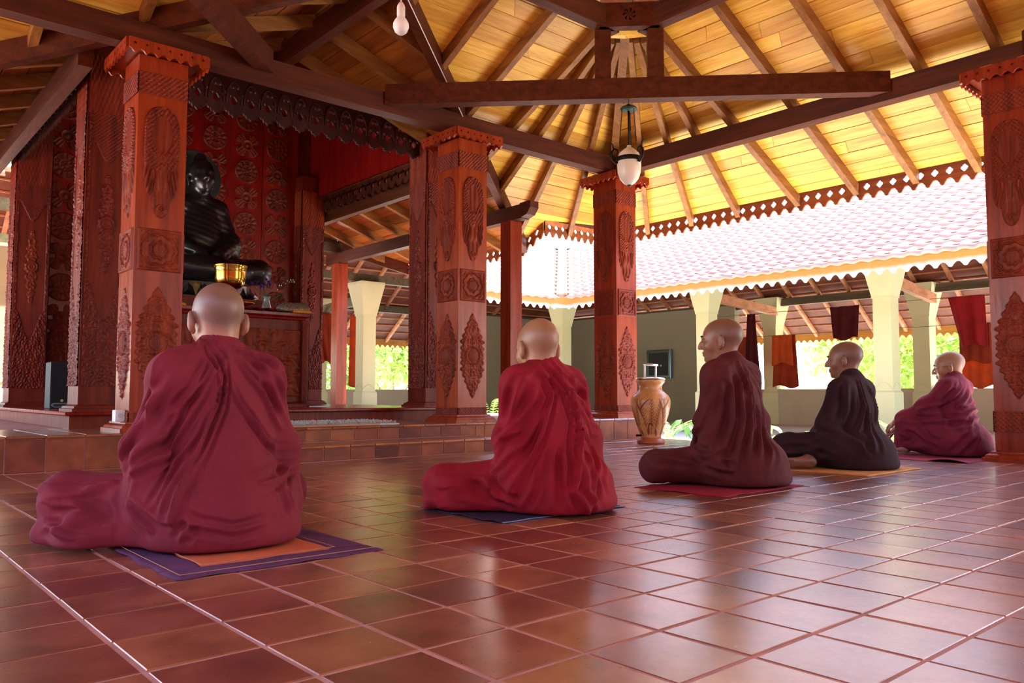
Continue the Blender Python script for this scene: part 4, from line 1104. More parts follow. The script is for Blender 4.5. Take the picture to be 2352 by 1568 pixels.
BX, BY, BZ = 1.815, 2.790, 2.055
bulb = empty('light_bulb', (BX, BY, BZ), 0, 'bare white light bulb hanging in its socket on a cord', 'bulb')
m_plain('white_plastic', srgb(235, 232, 226), .4, var=.03); m_plain('cream_plastic', srgb(224, 214, 196), .5, var=.03)
MB().lathe([(0, -.034), (.014, -.032), (.026, -.022), (.0335, -.002), (.0325, .014), (.026, .028), (.018, .038), (.0155, .046)], (0, 0, 0), 28, False).build('globe', MATS['white_plastic'], bulb, True)
MB().lathe([(.0155, .046), (.0175, .047), (.0175, .085), (.014, .095), (.008, .105), (.0, .106)], (0, 0, 0), 20, False).build('socket', MATS['cream_plastic'], bulb, True)
MB().tube([(0, 0, .10), (0, 0, zmain(1.44) - BZ)], .0035, 6).build('cord', MATS['cream_plastic'], bulb)
vr = [(CA + d_, b_valley(d_) - .05, zg(d_) - .07) for d_ in (.06, .5, .95, 1.40)]
tag(MB().tube([Vector(p) + Vector((.0, -.02, -.005)) for p in vr], .0045, 6).build('white_cable', MATS['white_plastic']), 'thin white cable running down the dark valley rafter', 'cable')

# ================================================================== clay water urn
t = NT('clay_urn'); v = t.coord('Object'); n = t.noise(v, 5, 6, .6, .5); n2 = t.noise(v, 30, 4)
c = t.ramp(n, [(.28, srgb(176, 104, 56)), (.5, srgb(208, 142, 82)), (.75, srgb(222, 168, 108))]); c = t.mix(c, srgb(120, 66, 36), t.mrange(n2, .5, .8, 0, .45)); t.bump(n2, .25, .004)
t.set(Base_Color=c, Roughness=.38, Coat_Weight=.3, Coat_Roughness=.25)
m_plain('urn_brown', srgb(132, 62, 34), .5, var=.2); m_plain('chrome', srgb(220, 220, 222), .12, 1.0, var=.02); m_plain('clay_foot', srgb(168, 80, 44), .42, var=.15)
UX, UY = 6.56, 5.33
urn = empty('water_urn', (UX, UY, 0), 0, 'clay water urn with incised leaf pattern and metal lid', 'urn')
prof = [(.105, .058), (.104, .075), (.118, .12), (.148, .20), (.178, .29), (.198, .37), (.204, .42), (.198, .46), (.178, .495), (.148, .523), (.125, .545), (.116, .57), (.118, .595), (.132, .618), (.146, .632), (.150, .645), (.146, .655)]
MB().lathe([(0, .056)] + prof + [(.138, .655), (.128, .63), (.0, .62)], (0, 0, 0), 48, False).build('body', MATS['clay_urn'], urn, True)
MB().lathe([(0, 0), (.132, 0), (.142, .006), (.144, .022), (.136, .038), (.112, .052), (.103, .060), (0, .060)], (0, 0, 0), 40).build('foot', MATS['clay_foot'], urn, True)
def urn_r(z): return float(np.interp(z, [p[1] for p in prof], [p[0] for p in prof]))
def stroke(ang_z, wid, mat='urn_brown', name='leaf_stroke'):
    m = MB(); n = len(ang_z); L = []; R = []
    for i, (a, z) in enumerate(ang_z):
        w_ = wid * math.sin(math.pi * (i + .35) / (n - .3)) + .0012; a1, z1 = ang_z[min(i + 1, n - 1)]; a0, z0 = ang_z[max(i - 1, 0)]
        r = urn_r(z); tx, tz = (a1 - a0) * r, z1 - z0; ll = math.hypot(tx, tz) + 1e-9; nx_, nz_ = -tz / ll * w_, tx / ll * w_
        for s_, lst in ((1, L), (-1, R)):
            aa, zz = a + s_ * nx_ / r, z + s_ * nz_; rr = urn_r(zz) + .0022; lst.append((rr * math.cos(aa), rr * math.sin(aa), zz))
    m.add(L + R, [(i, i + 1, n + i + 1, n + i) for i in range(n - 1)]); return m.build(name, MATS[mat], urn)
front = math.atan2(-UY, -UX)
for k in range(5):
    c0 = front + k * 2 * math.pi / 5
    stroke([(c0 - .62 + .30 * t_ + .25 * t_ * t_, .33 + .13 * t_) for t_ in np.linspace(0, 1, 10)], .008)
    stroke([(c0 + .48 + .30 * t_, .43 - .09 * t_ - .08 * t_ * t_) for t_ in np.linspace(0, 1, 10)], .007)
    stroke([(c0 - .22 + .05 * t_, .09 + .10 * t_) for t_ in np.linspace(0, 1, 8)], .009); stroke([(c0 - .2 + .35 * t_, .18 + .03 * math.sin(math.pi * t_)) for t_ in np.linspace(0, 1, 8)], .009)
    stroke([(c0 + .45 - .12 * t_ * t_, .08 + .08 * t_) for t_ in np.linspace(0, 1, 8)], .009)
    for j, (da, tilt) in enumerate(((-.28, -.25), (.05, .0), (.30, .22))):
        stem = [(c0 + da + tilt * t_, .10 + .33 * t_) for t_ in np.linspace(0, 1, 12)]; stroke(stem, .001)
        for i in range(3, 12):
            a, z = stem[i]
            for s_ in (-1, 1): stroke([(a + s_ * .20 * t_ * (1 - i / 18), z + .035 * t_) for t_ in np.linspace(0, 1, 5)], .0011)
MB().lathe([(0, .658), (.152, .658), (.158, .664), (.156, .672), (.12, .680), (.0, .684)], (0, 0, 0), 36).build('lid', MATS['chrome'], urn, True)
MB().tube([(0.05, -.03, .682), (.052, -.03, .74), (.054, -.03, .80)], .011, 10).build('handle_post', MATS['white_plastic'], urn, True)
MB().tube([(-.045, .04, .682), (-.043, .04, .74), (-.045, .04, .81)], .011, 10).build('handle_post', MATS['white_plastic'], urn, True)
MB().tube([(.068, -.048, .808), (-.06, .055, .814)], .010, 10).build('handle_bar', MATS['chrome'], urn, True)
sp = front - 1.15
MB().tube([(.108 * math.cos(sp), .108 * math.sin(sp), .085), (.165 * math.cos(sp), .165 * math.sin(sp), .085)], .011, 10).build('tap', MATS['iron_dark'], urn, True)

# ================================================================== things on and by the shrine
rug = empty('shaggy_rug', (3.42, 6.33, PLAT_Z), 0, 'shaggy pastel rag rug on the platform before the shrine', 'rug')
MB().box((-.55, -.26, 0), (.55, .26, .012), .003).build('backing', m_cloth('rug_back', srgb(196, 206, 200), .9, 0), rug)
g = random.Random(3); cols = {'rug_mint': srgb(196, 216, 208), 'rug_pink': srgb(214, 130, 130), 'rug_cream': srgb(214, 206, 178)}
for nm, cc in cols.items():
    m_cloth(nm, cc, .9, .1); m = MB()
    for i in range(1300 if nm == 'rug_mint' else 650):
        x, y = g.uniform(-.54, .54), g.uniform(-.25, .25)
        if nm == 'rug_pink' and abs(math.sin(x * 9)) < .45: continue
        a = g.uniform(0, 6.28); l = g.uniform(.02, .045); w_ = .004; dx, dy = math.cos(a) * l, math.sin(a) * l; hh = g.uniform(.018, .042)
        m.add([(x, y, .01), (x + w_, y + w_, .01), (x + dx * .5 + w_, y + dy * .5, hh), (x + dx * .5, y + dy * .5 + w_, hh), (x + dx, y + dy, hh * .8)], [(0, 1, 2, 3), (3, 2, 4)])
    tag(m.build('pile', MATS[nm], rug), kind='stuff')
tag(MB().box((2.80, 5.985, PLAT_Z + .0005), (3.72, 6.055, PLAT_Z + .018), .004).build('flat_board', MATS['cream_wood']), 'flat tan board lying along the platform edge by the rug', 'board')

bx = empty('white_box', (1.661, 6.14, PLAT_Z + .0725), 0, 'small white socket box standing on the pillar plinth', 'box')
MB().box((-.032, -.04, 0), (.032, .04, .085), .004).build('case', MATS['white_plastic'], bx)
MB().lathe([(0, 0), (.018, 0), (.018, .002), (0, .002)], n=16).build('socket_face', MATS['cream_plastic'], bx, loc=(0, -.0402, .045), rot=(math.pi/2, 0, 0))

spk = empty('loudspeaker', (1.80, 8.62, PZ), 0, 'black floor loudspeaker standing on the shrine plinth', 'loudspeaker')
MB().box((-.10, -.10, 0), (.10, .12, .44), .006).build('cabinet', MATS['black_matte'], spk)
MB().box((-.092, -.108, .06), (.092, -.0995, .43), .003).build('grille', m_plain('grille', srgb(14, 14, 16), .9, bump=.5, bscale=400), spk)
MB().tube([(-.085 + .0, -.103, .035), (-.06, -.103, .048), (.06, -.103, .048), (.085, -.103, .035), (.06, -.103, .014), (-.06, -.103, .014), (-.085, -.103, .035)], .005, 6).build('port_rim', m_plain('port_grey', srgb(120, 130, 130), .4), spk, True)
MB().lathe([(0, 0), (.014, 0), (.012, .003), (0, .003)], n=14).build('badge', m_plain('badge_gold', srgb(180, 160, 110), .3, .8), spk, loc=(0, -.1085, .075), rot=(math.pi/2, 0, 0))

# altar table
AX0, AX1, AY0, AY1, AZ = 2.55, 3.97, 7.80, 8.62, 1.355
alt = empty('altar_table', ((AX0 + AX1) / 2, (AY0 + AY1) / 2, PZ), 0, 'carved wooden altar table in front of the dark statue', 'altar')
hx, hy, hz = (AX1 - AX0) / 2, (AY1 - AY0) / 2, AZ - PZ
MB().box((-hx + .06, -hy + .06, .04), (hx - .06, hy - .06, hz - .07), .004).build('body', MATS['shrine_wood'], alt)
P = lambda e, z: [(-hx - e, -hy - e, z), (hx + e, -hy - e, z), (hx + e, hy + e, z), (-hx - e, hy + e, z)]
MB().rings([P(-.055, hz - .075), P(-.035, hz - .065), P(-.03, hz - .05), P(-.005, hz - .038), P(0, hz - .03), P(0, hz - .003), P(-.003, hz)]).build('top', MATS['red_panel'], alt)
MB().rings([P(0, 0), P(0, .03), P(-.02, .045), P(-.055, .055)]).build('foot_moulding', MATS['shrine_wood'], alt)
R_alt = relief_mesh('carved_front', .62, .70, lambda X, Z: np.where(np.maximum(np.abs(X) / .31, np.abs(Z) / .35) < 1, .006 + .012 * np.clip(scroll(np.abs(X), Z, 36), -.5, 1), 0), 'pillar_carved', 80, 90)
for xx in (-.33, .33): inst('carved_front', R_alt, (xx, -hy + .0595, .46), (0, 0, 0), alt)
R_strip = relief_mesh('carved_strip', .10, .82, lambda X, Z: .006 + .010 * np.abs(np.cos(np.pi * X / .10)) * np.abs(np.sin(Z * 34 + 3 * np.sin(X * 60))), 'pillar_carved', 18, 110)
MB().box((hx - .075, -hy + .02, .05), (hx - .0, -hy + .10, hz - .07), .006).build('corner_post', MATS['shrine_wood'], alt)
MB().box((-hx, -hy + .02, .05), (-hx + .075, -hy + .10, hz - .07), .006).build('corner_post', MATS['shrine_wood'], alt)
inst('carved_strip', R_strip, (hx - .04, -hy + .0195, .47), (0, 0, 0), alt, scale=(.7, 1, 1)); inst('carved_strip', R_strip, (hx - .001, -hy + .06, .47), (0, 0, math.pi / 2), alt, scale=(.7, 1, 1))

t = NT('gold'); v = t.coord('Object'); t.set(Base_Color=t.ramp(t.noise(v, 8, 3), [(.3, srgb(206, 150, 50)), (.7, srgb(232, 186, 88))]), Metallic=1.0, Roughness=.16)
bowl = empty('gold_bowl', (3.20, 8.05, AZ), 0, 'shiny golden alms bowl on its stem on the altar', 'bowl')
MB().lathe([(0, 0), (.085, 0), (.09, .008), (.075, .02), (.04, .05), (.026, .10), (.024, .17), (.034, .205), (.04, .215), (0, .216)], (0, 0, 0), 36).build('stem', MATS['gold'], bowl, True)
MB().lathe([(0, .214), (.045, .216), (.10, .235), (.138, .275), (.152, .33), (.153, .40), (.160, .445), (.168, .458), (.168, .464), (.160, .464), (.15, .44), (.143, .36), (.12, .28), (0, .25)], (0, 0, 0), 48, False).build('bowl', MATS['gold'], bowl, True)
MB().lathe([(.153, .395), (.157, .40), (.157, .408), (.153, .413)], (0, 0, 0), 48, False).build('rim_line', MATS['gold'], bowl, True)
tray = empty('offering_tray', (3.42, 8.30, AZ), 0, 'red footed offering tray with golden rim beside the vase', 'tray')
m_plain('red_lacquer', srgb(150, 30, 22), .25, var=.1)
MB().lathe([(0, 0), (.06, 0), (.062, .01), (.03, .03), (.03, .07), (.08, .095), (.14, .115), (.14, .121), (0, .115)], (0, 0, 0), 32).build('tray', MATS['red_lacquer'], tray, True)
MB().lathe([(.138, .113), (.143, .118), (.138, .123)], (0, 0, 0), 32, False).build('gold_rim', MATS['gold'], tray, True)
vase = empty('flower_vase', (3.61, 8.085, AZ), 0, 'glass vase of purple flowers with a white sprig on the altar', 'vase')
t = NT('clear_glass'); t.set(Base_Color=(.85, .9, .9, 1), Roughness=.05, Transmission_Weight=.85, IOR=1.45)
MB().lathe([(0, .002), (.04, 0), (.052, .02), (.05, .07), (.034, .12), (.03, .16), (.042, .185), (.038, .185), (.026, .16), (.03, .12), (.045, .07), (.046, .02), (0, .012)], (0, 0, 0), 28, False).build('glass', MATS['clear_glass'], vase, True)
m_leaf('petal_purple', srgb(92, 44, 140), .3); m_leaf('petal_white', srgb(236, 232, 220), .3)
gg = random.Random(8); tips = []
ms = MB()
for k in range(9):
    a = gg.uniform(0, 6.28); r_ = gg.uniform(.03, .13); tp = Vector((r_ * math.cos(a) - .03, r_ * math.sin(a), .30 + gg.uniform(-.03, .05))); tips.append(tp); ms.tube([(0, 0, .05), tp * .6 + Vector((0, 0, .06)), tp], .003, 4)
sprig = [Vector((.02, 0, .1)), Vector((.08, -.01, .24)), Vector((.16, -.02, .33)), Vector((.25, -.02, .37)), Vector((.30, -.02, .375))]; ms.tube(sprig, .0025, 4)
ms.tube([(0, 0, .1), (.1, .02, .2), (.22, .04, .245)], .003, 4); ms.build('stems', MATS['leaf_dark'], vase)
for tp in tips:
    m = MB()
    for k in range(9):
        a = 2 * math.pi * k / 9; d = Vector((math.cos(a) * .55, math.sin(a) * .55, .83)); sd_ = Vector((-math.sin(a), math.cos(a), 0)) * .008; m.add([tp, tp + d * .025 + sd_, tp + d * .052, tp + d * .025 - sd_], [(0, 1, 2, 3)])
    m.build('purple_flower', MATS['petal_purple'], vase)
m = MB()
for k in range(11):
    t_ = .35 + .65 * k / 10; i = min(3, int(t_ * 4)); p = sprig[i].lerp(sprig[i + 1], t_ * 4 - i) + Vector((0, 0, .012 if k % 2 else -.010)); m.lathe([(0, -.010), (.006, -.004), (.007, .004), (0, .012)], p, 6)
m.build('white_buds', MATS['petal_white'], vase)
MB().add([(.22, .04, .245), (.14, .03, .215), (.08, .02, .16), (.14, .015, .19)], [(0, 1, 2, 3)]).build('leaf', MATS['leaf_dark'], vase)
rc = MB(); nx, ny = 18, 10
for j in range(ny):
    for i in range(nx): x, y = -.18 + .36 * i / (nx - 1), -.10 + .2 * j / (ny - 1); rc.v.append((x + .02 * math.sin(y * 30), y, .006 + .022 * abs(math.sin(x * 26 + 3 * math.sin(y * 18))) + .012 * abs(math.sin(y * 40))))
for j in range(ny - 1):
    for i in range(nx - 1): a = j * nx + i; rc.f.append((a, a + 1, a + nx + 1, a + nx))
o = rc.build('red_cloth', MATS['cloth_red'], None, True, loc=(3.46, 7.90, AZ)); so = o.modifiers.new('s', 'SOLIDIFY'); so.thickness = .004
tag(o, 'crumpled red cloth on the altar around the vase', 'cloth')
t = NT('brocade'); v = t.coord('Object'); vo = t.n('ShaderNodeTexVoronoi'); t.l(v, vo.inputs['Vector']); vo.inputs['Scale'].default_value = 90
t.set(Base_Color=t.ramp(vo.outputs['Distance'], [(.0, srgb(205, 198, 178)), (.5, srgb(120, 106, 84))]), Roughness=.35, Metallic=.25); t.bump(vo.outputs['Distance'], .6, .004)
m_cloth('cloth_yellow', srgb(206, 140, 40), .6, 0)
bk = empty('wrapped_book', (3.83, 7.93, AZ), math.radians(-6), 'book wrapped in silvery brocade with yellow edge on the altar corner', 'book')
MB().rings([[(-.17, -.10, .018), (.16, -.10, .018), (.16, .11, .018), (-.17, .11, .018)], [(-.165, -.095, .06), (.155, -.095, .06), (.155, .105, .06), (-.165, .105, .06)], [(-.12, -.07, .105), (.13, -.075, .112), (.13, .08, .112), (-.12, .08, .105)], [(-.09, -.05, .112), (.11, -.055, .118), (.11, .06, .118), (-.09, .06, .112)]]).build('brocade_cover', MATS['brocade'], bk, True)
MB().box((-.03, -.112, .004), (.17, .10, .035), .008).build('yellow_cloth', MATS['cloth_yellow'], bk)
MB().box((-.165, -.105, 0), (.168, .105, .006), .001).build('base_card', MATS['black_matte'], bk)
yc = MB().lathe([(0, 0), (.05, .002), (.045, .02), (.02, .035), (0, .04)], (0, 0, 0), 14).build('yellow_offering', MATS['cloth_yellow'], None, True, loc=(2.66, 7.88, AZ))
tag(yc, 'small folded yellow cloth at the far corner of the altar', 'cloth')
tag(MB().box((-.06, -.08, 0), (.06, .08, .012), .003).build('white_paper', MATS['white_plastic'], None, loc=(4.05, 7.72, PZ), rot=(0, 0, .5)), 'small white paper pad lying on the shrine plinth by the altar', 'paper')
# ================================================================== people (signed distance shapes turned into one skin each)
def surface_nets(F, lo, h):
    """F: values on a grid, negative inside -> smooth quad mesh"""
    nx, ny, nz = F.shape; ins = F < 0
    c = np.zeros((nx - 1, ny - 1, nz - 1), np.int8)
    offs = [(i, j, k) for i in (0, 1) for j in (0, 1) for k in (0, 1)]
    for (i, j, k) in offs: c += ins[i:nx - 1 + i, j:ny - 1 + j, k:nz - 1 + k]
    cells = np.argwhere((c > 0) & (c < 8)); n = len(cells)
    idx = -np.ones(c.shape, np.int64); idx[tuple(cells.T)] = np.arange(n)
    acc = np.zeros((n, 3)); cnt = np.zeros(n)
    edges = [(a, b) for a in offs for b in offs if sum(abs(np.subtract(a, b))) == 1 and a < b]
    for a, b in edges:
        fa = F[tuple((cells + a).T)]; fb = F[tuple((cells + b).T)]; m_ = (fa < 0) != (fb < 0)
        t_ = np.where(m_, fa / np.where(m_, fa - fb, 1), 0)
        p = np.array(a) + t_[:, None] * (np.array(b) - np.array(a)); acc += p * m_[:, None]; cnt += m_
    V = np.array(lo) + (cells + acc / cnt[:, None]) * h
    quads = []
    for ax in range(3):
        sl0 = [slice(None)] * 3; sl1 = [slice(None)] * 3; sl0[ax] = slice(0, -1); sl1[ax] = slice(1, None)
        A_, B_ = ins[tuple(sl0)], ins[tuple(sl1)]; u, v = [d for d in range(3) if d != ax]
        e = np.argwhere(A_ != B_); e = e[(e[:, u] > 0) & (e[:, v] > 0) & (e[:, u] < F.shape[u] - 1) & (e[:, v] < F.shape[v] - 1)]
        if not len(e): continue
        du = np.eye(3, dtype=int)[u]; dv = np.eye(3, dtype=int)[v]
        q = np.stack([idx[tuple((e - du - dv).T)], idx[tuple((e - dv).T)], idx[tuple(e.T)], idx[tuple((e - du).T)]], 1)
        fl = A_[tuple(e.T)]; 
        if ax == 1: fl = ~fl
        q = np.where(fl[:, None], q, q[:, ::-1]); quads.append(q)
    return V, np.concatenate(quads)
def grid(lo, hi, h):
    ax = [np.arange(l, u + h, h, dtype=np.float32) for l, u in zip(lo, hi)]; return np.meshgrid(*ax, indexing='ij')
def smin(a, b, k): hh = np.clip(.5 + .5 * (b - a) / k, 0, 1); return b + (a - b) * hh - k * hh * (1 - hh)
def smax(a, b, k): return -smin(-a, -b, k)
def ell(P, c, r):
    x, y, z = [(p - q) for p, q in zip(P, c)]; k0 = np.sqrt((x / r[0]) ** 2 + (y / r[1]) ** 2 + (z / r[2]) ** 2); k1 = np.sqrt((x / r[0]**2) ** 2 + (y / r[1]**2) ** 2 + (z / r[2]**2) ** 2)
    return k0 * (k0 - 1) / np.maximum(k1, 1e-6)
def cap(P, a, b, ra, rb, sq=(1, 1, 1)):
    a, b = np.array(a, np.float32), np.array(b, np.float32); d = b - a
    x, y, z = [(p - q) for p, q in zip(P, a)]
    ds = d * np.array(sq); L2 = (ds ** 2).sum(); t_ = np.clip((x * sq[0] * ds[0] + y * sq[1] * ds[1] + z * sq[2] * ds[2]) / L2, 0, 1)
    return np.sqrt(((x - d[0] * t_) * sq[0]) ** 2 + ((y - d[1] * t_) * sq[1]) ** 2 + ((z - d[2] * t_) * sq[2]) ** 2) - (ra + (rb - ra) * t_)
def chainsdf(P, pts, k=.02):
    d = None
    for (a, ra), (b, rb) in zip(pts[:-1], pts[1:]):
        c_ = cap(P, a, b, ra, rb); d = c_ if d is None else smin(d, c_, k)
    return d

def body_sdf(P, q):
    """seated, legs crossed; x right, y forward, z up; q holds the pose"""
    X, Y, Z = P; s_ = q.get('s', 1.0); nk = q['neck']; sh = q['shoulder']; w_ = q.get('w', 1.0)
    F2 = (1, 1.22, 1)
    cy = (0, .02)
    d = ell(P, (0, .0, .11), (.258 * w_, .232, .165))
    d = smin(d, ell(P, (0, -.005, .03), (.268 * w_, .245, .10)), .05)
    d = smin(d, cap(P, (0, .015, .13), (nk[0] * .4, .02 + nk[1] * .35, .33), .205 * w_, .178 * w_, F2), .06)
    d = smin(d, cap(P, (nk[0] * .4, .02 + nk[1] * .35, .33), (nk[0] * .8, nk[1] * .85 - .005, sh - .07), .178 * w_, .160 * w_, (1, 1.45, 1)), .05)
    for sd_ in (-1, 1):
        S = (sd_ * .150 * w_ + nk[0] * .9, nk[1] * .9, sh)
        d = smin(d, cap(P, (nk[0], nk[1], nk[2] - .02), S, .055, .072), .045)
        el = q['elbow'][0 if sd_ < 0 else 1]; ha = q['hand'][0 if sd_ < 0 else 1]
        d = smin(d, cap(P, S, el, .070, .060), q.get('karm', .05)); d = smin(d, cap(P, el, ha, .060, .045), .05)
        kn = q['knee'][0 if sd_ < 0 else 1]; ft = q['foot'][0 if sd_ < 0 else 1]
        d = smin(d, cap(P, (sd_ * .13, .06, .115), kn, .115, .088), .05); d = smin(d, cap(P, kn, ft, .088, .062), .04)
    for sd_ in (-1, 1):                                  # cloth hanging from the arms, rounded upper back
        el = q['elbow'][0 if sd_ < 0 else 1]; d = smin(d, cap(P, el, (sd_ * .225, .02, .12), .058, .075), .06)
    d = smin(d, cap(P, (nk[0], nk[1] - .03, nk[2] - .075), (nk[0] * .8, nk[1] * .6, sh - .12), .080, .13, (1, 1.2, 1)), .06)
    if q.get('lap', True): d = smin(d, ell(P, (0, .24, .075), (.26, .16, .075)), .06)
    for (a, b, ra, rb) in q.get('extra', []): d = smin(d, cap(P, a, b, ra, rb), .05)
    d = smin(d, cap(P, (nk[0], nk[1], nk[2] - .03), (nk[0], nk[1] + .005, nk[2] - .005), .078, .066), .03)
    return smax(d, -(Z - .002), .012)

def poly_dist(U, V, pts):
    """distance from (U,V) to a polyline, and the running parameter"""
    best = np.full(U.shape, 9.0); tb = np.zeros(U.shape); n = len(pts) - 1
    for i in range(n):
        (ax, ay), (bx_, by) = pts[i], pts[i + 1]; dx, dy = bx_ - ax, by - ay; L2 = dx * dx + dy * dy + 1e-12
        t_ = np.clip(((U - ax) * dx + (V - ay) * dy) / L2, 0, 1); d = np.hypot(U - ax - dx * t_, V - ay - dy * t_)
        m_ = d < best; best = np.where(m_, d, best); tb = np.where(m_, (i + t_) / n, tb)
    return best, tb
def side_of(U, V, pts):
    """inside test of a polygon"""
    ins = np.zeros(U.shape, bool); n = len(pts)
    for i in range(n):
        (ax, ay), (bx_, by) = pts[i], pts[(i + 1) % n]
        c_ = ((ay > V) != (by > V)) & (U < (bx_ - ax) * (V - ay) / (by - ay + 1e-12) + ax); ins ^= c_
    return ins
RU = .22
def unroll(Vt, yc=.03): return np.arctan2(Vt[:, 0], -(Vt[:, 1] - yc)) * RU, Vt[:, 2]

def vnormals(V, Q):
    n = np.zeros_like(V); a = V[Q[:, 2]] - V[Q[:, 0]]; b = V[Q[:, 3]] - V[Q[:, 1]]; f_ = np.cross(a, b)
    for k in range(4): np.add.at(n, Q[:, k], f_)
    return n / (np.linalg.norm(n, axis=1)[:, None] + 1e-12)

def smooth_noise(V, k, seed):
    g = np.random.default_rng(seed); o = np.zeros(len(V))
    for i in range(7):
        w_ = g.normal(size=3); w_ /= np.linalg.norm(w_); o += np.sin(V @ w_ * k * g.uniform(.7, 1.5) + g.uniform(0, 6))
    return o / 7

def robe_mesh(q, h, folds, layers, seed=0, amp=1.0):
    lo, hi = (-.62, -.32, -.02), (.62, .62, q['neck'][2] + .09)
    P = grid(lo, hi, h); V, Q = surface_nets(body_sdf(P, q), lo, h)
    # cut away what is above the neck opening
    N = vnormals(V, Q); U, Z = unroll(V); disp = .004 * smooth_noise(V, 22, seed) + .0025 * smooth_noise(V, 60, seed + 1)
    for pts, wd, ht in folds:
        wd = max(wd, 1.55 * h)
        pr = [(math.radians(a) * RU, z) for a, z in pts]; d, t_ = poly_dist(U, Z, pr)
        fade = np.clip(np.minimum(t_, 1 - t_) / .18, 0, 1) ** .7
        # a crisp ridge with a softer hollow beside it
        disp += amp * fade * ht * (1.3 * np.exp(-(d / wd) ** 1.5) - .6 * np.exp(-((d - 1.9 * wd) / (1.1 * wd)) ** 2) + .35 * np.exp(-((d - 3.6 * wd) / (.8 * wd)) ** 2))
    for poly, ht, ed in layers:
        pr = [(math.radians(a) * RU, z) for a, z in poly]; ins = side_of(U, Z, pr); d, _ = poly_dist(U, Z, pr + pr[:1])
        sd_ = np.where(ins, d, -d); disp += ht * sstep(-.003, .003, sd_) + .006 * np.exp(-((sd_ - .010) / .006) ** 2) * ed * ins
    V = V + N * disp[:, None]; V[:, 2] = np.maximum(V[:, 2], .003)
    return V, Q

def head_sdf(P, q={}):
    X, Y, Z = P; ax = np.abs(X); PS = (ax, Y, Z); w_ = q.get('hw', 1.0)
    d = ell(P, (0, -.016, .036), (.077 * w_, .098, .084))
    d = smin(d, ell(P, (0, .030, .012), (.067 * w_, .064, .082)), .025)
    d = smin(d, ell(P, (0, .036, -.052), (.053 * w_, .054, .055)), .03)
    d = smin(d, ell(P, (0, .070, -.093), (.022, .020, .017)), .025)
    d = smin(d, ell(PS, (.046, .052, -.024), (.022, .028, .026)), .02)                    # cheekbone
    d = smin(d, cap(PS, (.010, .089, .024), (.046, .074, .022), .009, .008), .014)         # brow
    d = smax(d, -ell(PS, (.031, .100, .003), (.017, .014, .011)), .012)                    # eye socket
    d = smin(d, ell(PS, (.031, .0785, .001), (.0135, .012, .0105)), .004)                  # lid
    d = smin(d, chainsdf(P, [((0, .090, .014), .0075), ((0, .104, -.012), .0085), ((0, .113, -.028), .0105)]), .010)
    d = smin(d, ell(PS, (.012, .101, -.031), (.008, .010, .008)), .006)
    d = smin(d, ell(P, (0, .090, -.0565), (.023, .012, .0065)), .006); d = smin(d, ell(P, (0, .088, -.0675), (.019, .012, .0072)), .006)
    d = smax(d, -ell(P, (0, .104, -.0622), (.024, .010, .0022)), .004)
    # ears
    ear = smax(ell(PS, (.084 * w_, -.014, -.006), (.012, .016, .034)), -ell(PS, (.095 * w_, -.004, -.002), (.010, .012, .020)), .004)
    ear = smin(ear, ell(PS, (.0775 * w_, -.004, -.034), (.006, .009, .012)), .006)
    d = smin(d, ear, .006)
    d = smin(d, cap(P, (0, -.020, -.045), (0, -.010, -.145), .057, .056), .03)
    return d

def m_skin(name, c, scalp, k=.6):
    t = NT(name); v = t.coord('Object'); n = t.noise(v, 18, 5); n2 = t.noise(v, 220, 2)
    sp = t.n('ShaderNodeSeparateXYZ'); t.l(t.coord('Object'), sp.inputs[0])
    base = t.ramp(n, [(.3, tuple(x * .86 for x in c[:3]) + (1,)), (.7, tuple(min(1, x * 1.12) for x in c[:3]) + (1,))])
    # shaved scalp: a stubble-grey cap that ends at the hairline
    ad = t.n('ShaderNodeMath', operation='MULTIPLY_ADD'); ad.inputs[1].default_value = -.85; t.l(sp.outputs['Y'], ad.inputs[0]); t.l(sp.outputs['Z'], ad.inputs[2])
    ad2 = t.n('ShaderNodeMath', operation='MULTIPLY_ADD'); t.l(n, ad2.inputs[0]); ad2.inputs[1].default_value = .02; t.l(ad.outputs[0], ad2.inputs[2])
    col = t.mix(base, scalp, t.mrange(ad2.outputs[0], .015, .05, 0, k)); t.bump(n2, .06, .001)
    return t.set(Base_Color=col, Roughness=.42, Subsurface_Weight=.06, Subsurface_Scale=.01)
SK = {}
for i, (c, sc_) in enumerate([((180, 122, 92), (100, 80, 68)), ((186, 130, 90), (150, 104, 74)), ((150, 96, 66), (108, 74, 56)), ((140, 88, 64), (104, 72, 58)), ((160, 108, 80), (150, 112, 90))]):
    SK[i] = m_skin('skin_%d' % i, srgb(*c), srgb(*sc_), .65)
m_plain('brow_hair', srgb(30, 22, 20), .8); m_plain('eye_dark', srgb(30, 20, 16), .2); m_plain('eye_white', srgb(190, 178, 166), .3)

HEADS = {}
def head_mesh(hw, h=.0042):
    k = (hw, h)
    if k not in HEADS:
        lo, hi = (-.11, -.14, -.19), (.11, .14, .135); P = grid(lo, hi, h); V, Q = surface_nets(head_sdf(P, {'hw': hw}), lo, h); V = V[:, :]
        HEADS[k] = (V, Q)
    return HEADS[k]
def tomesh(name, V, Q, mat):
    me = bpy.data.meshes.new(name); me.from_pydata(V.tolist(), [], Q.tolist()); me.materials.append(mat); me.polygons.foreach_set('use_smooth', [True] * len(me.polygons)); me.update(); return me

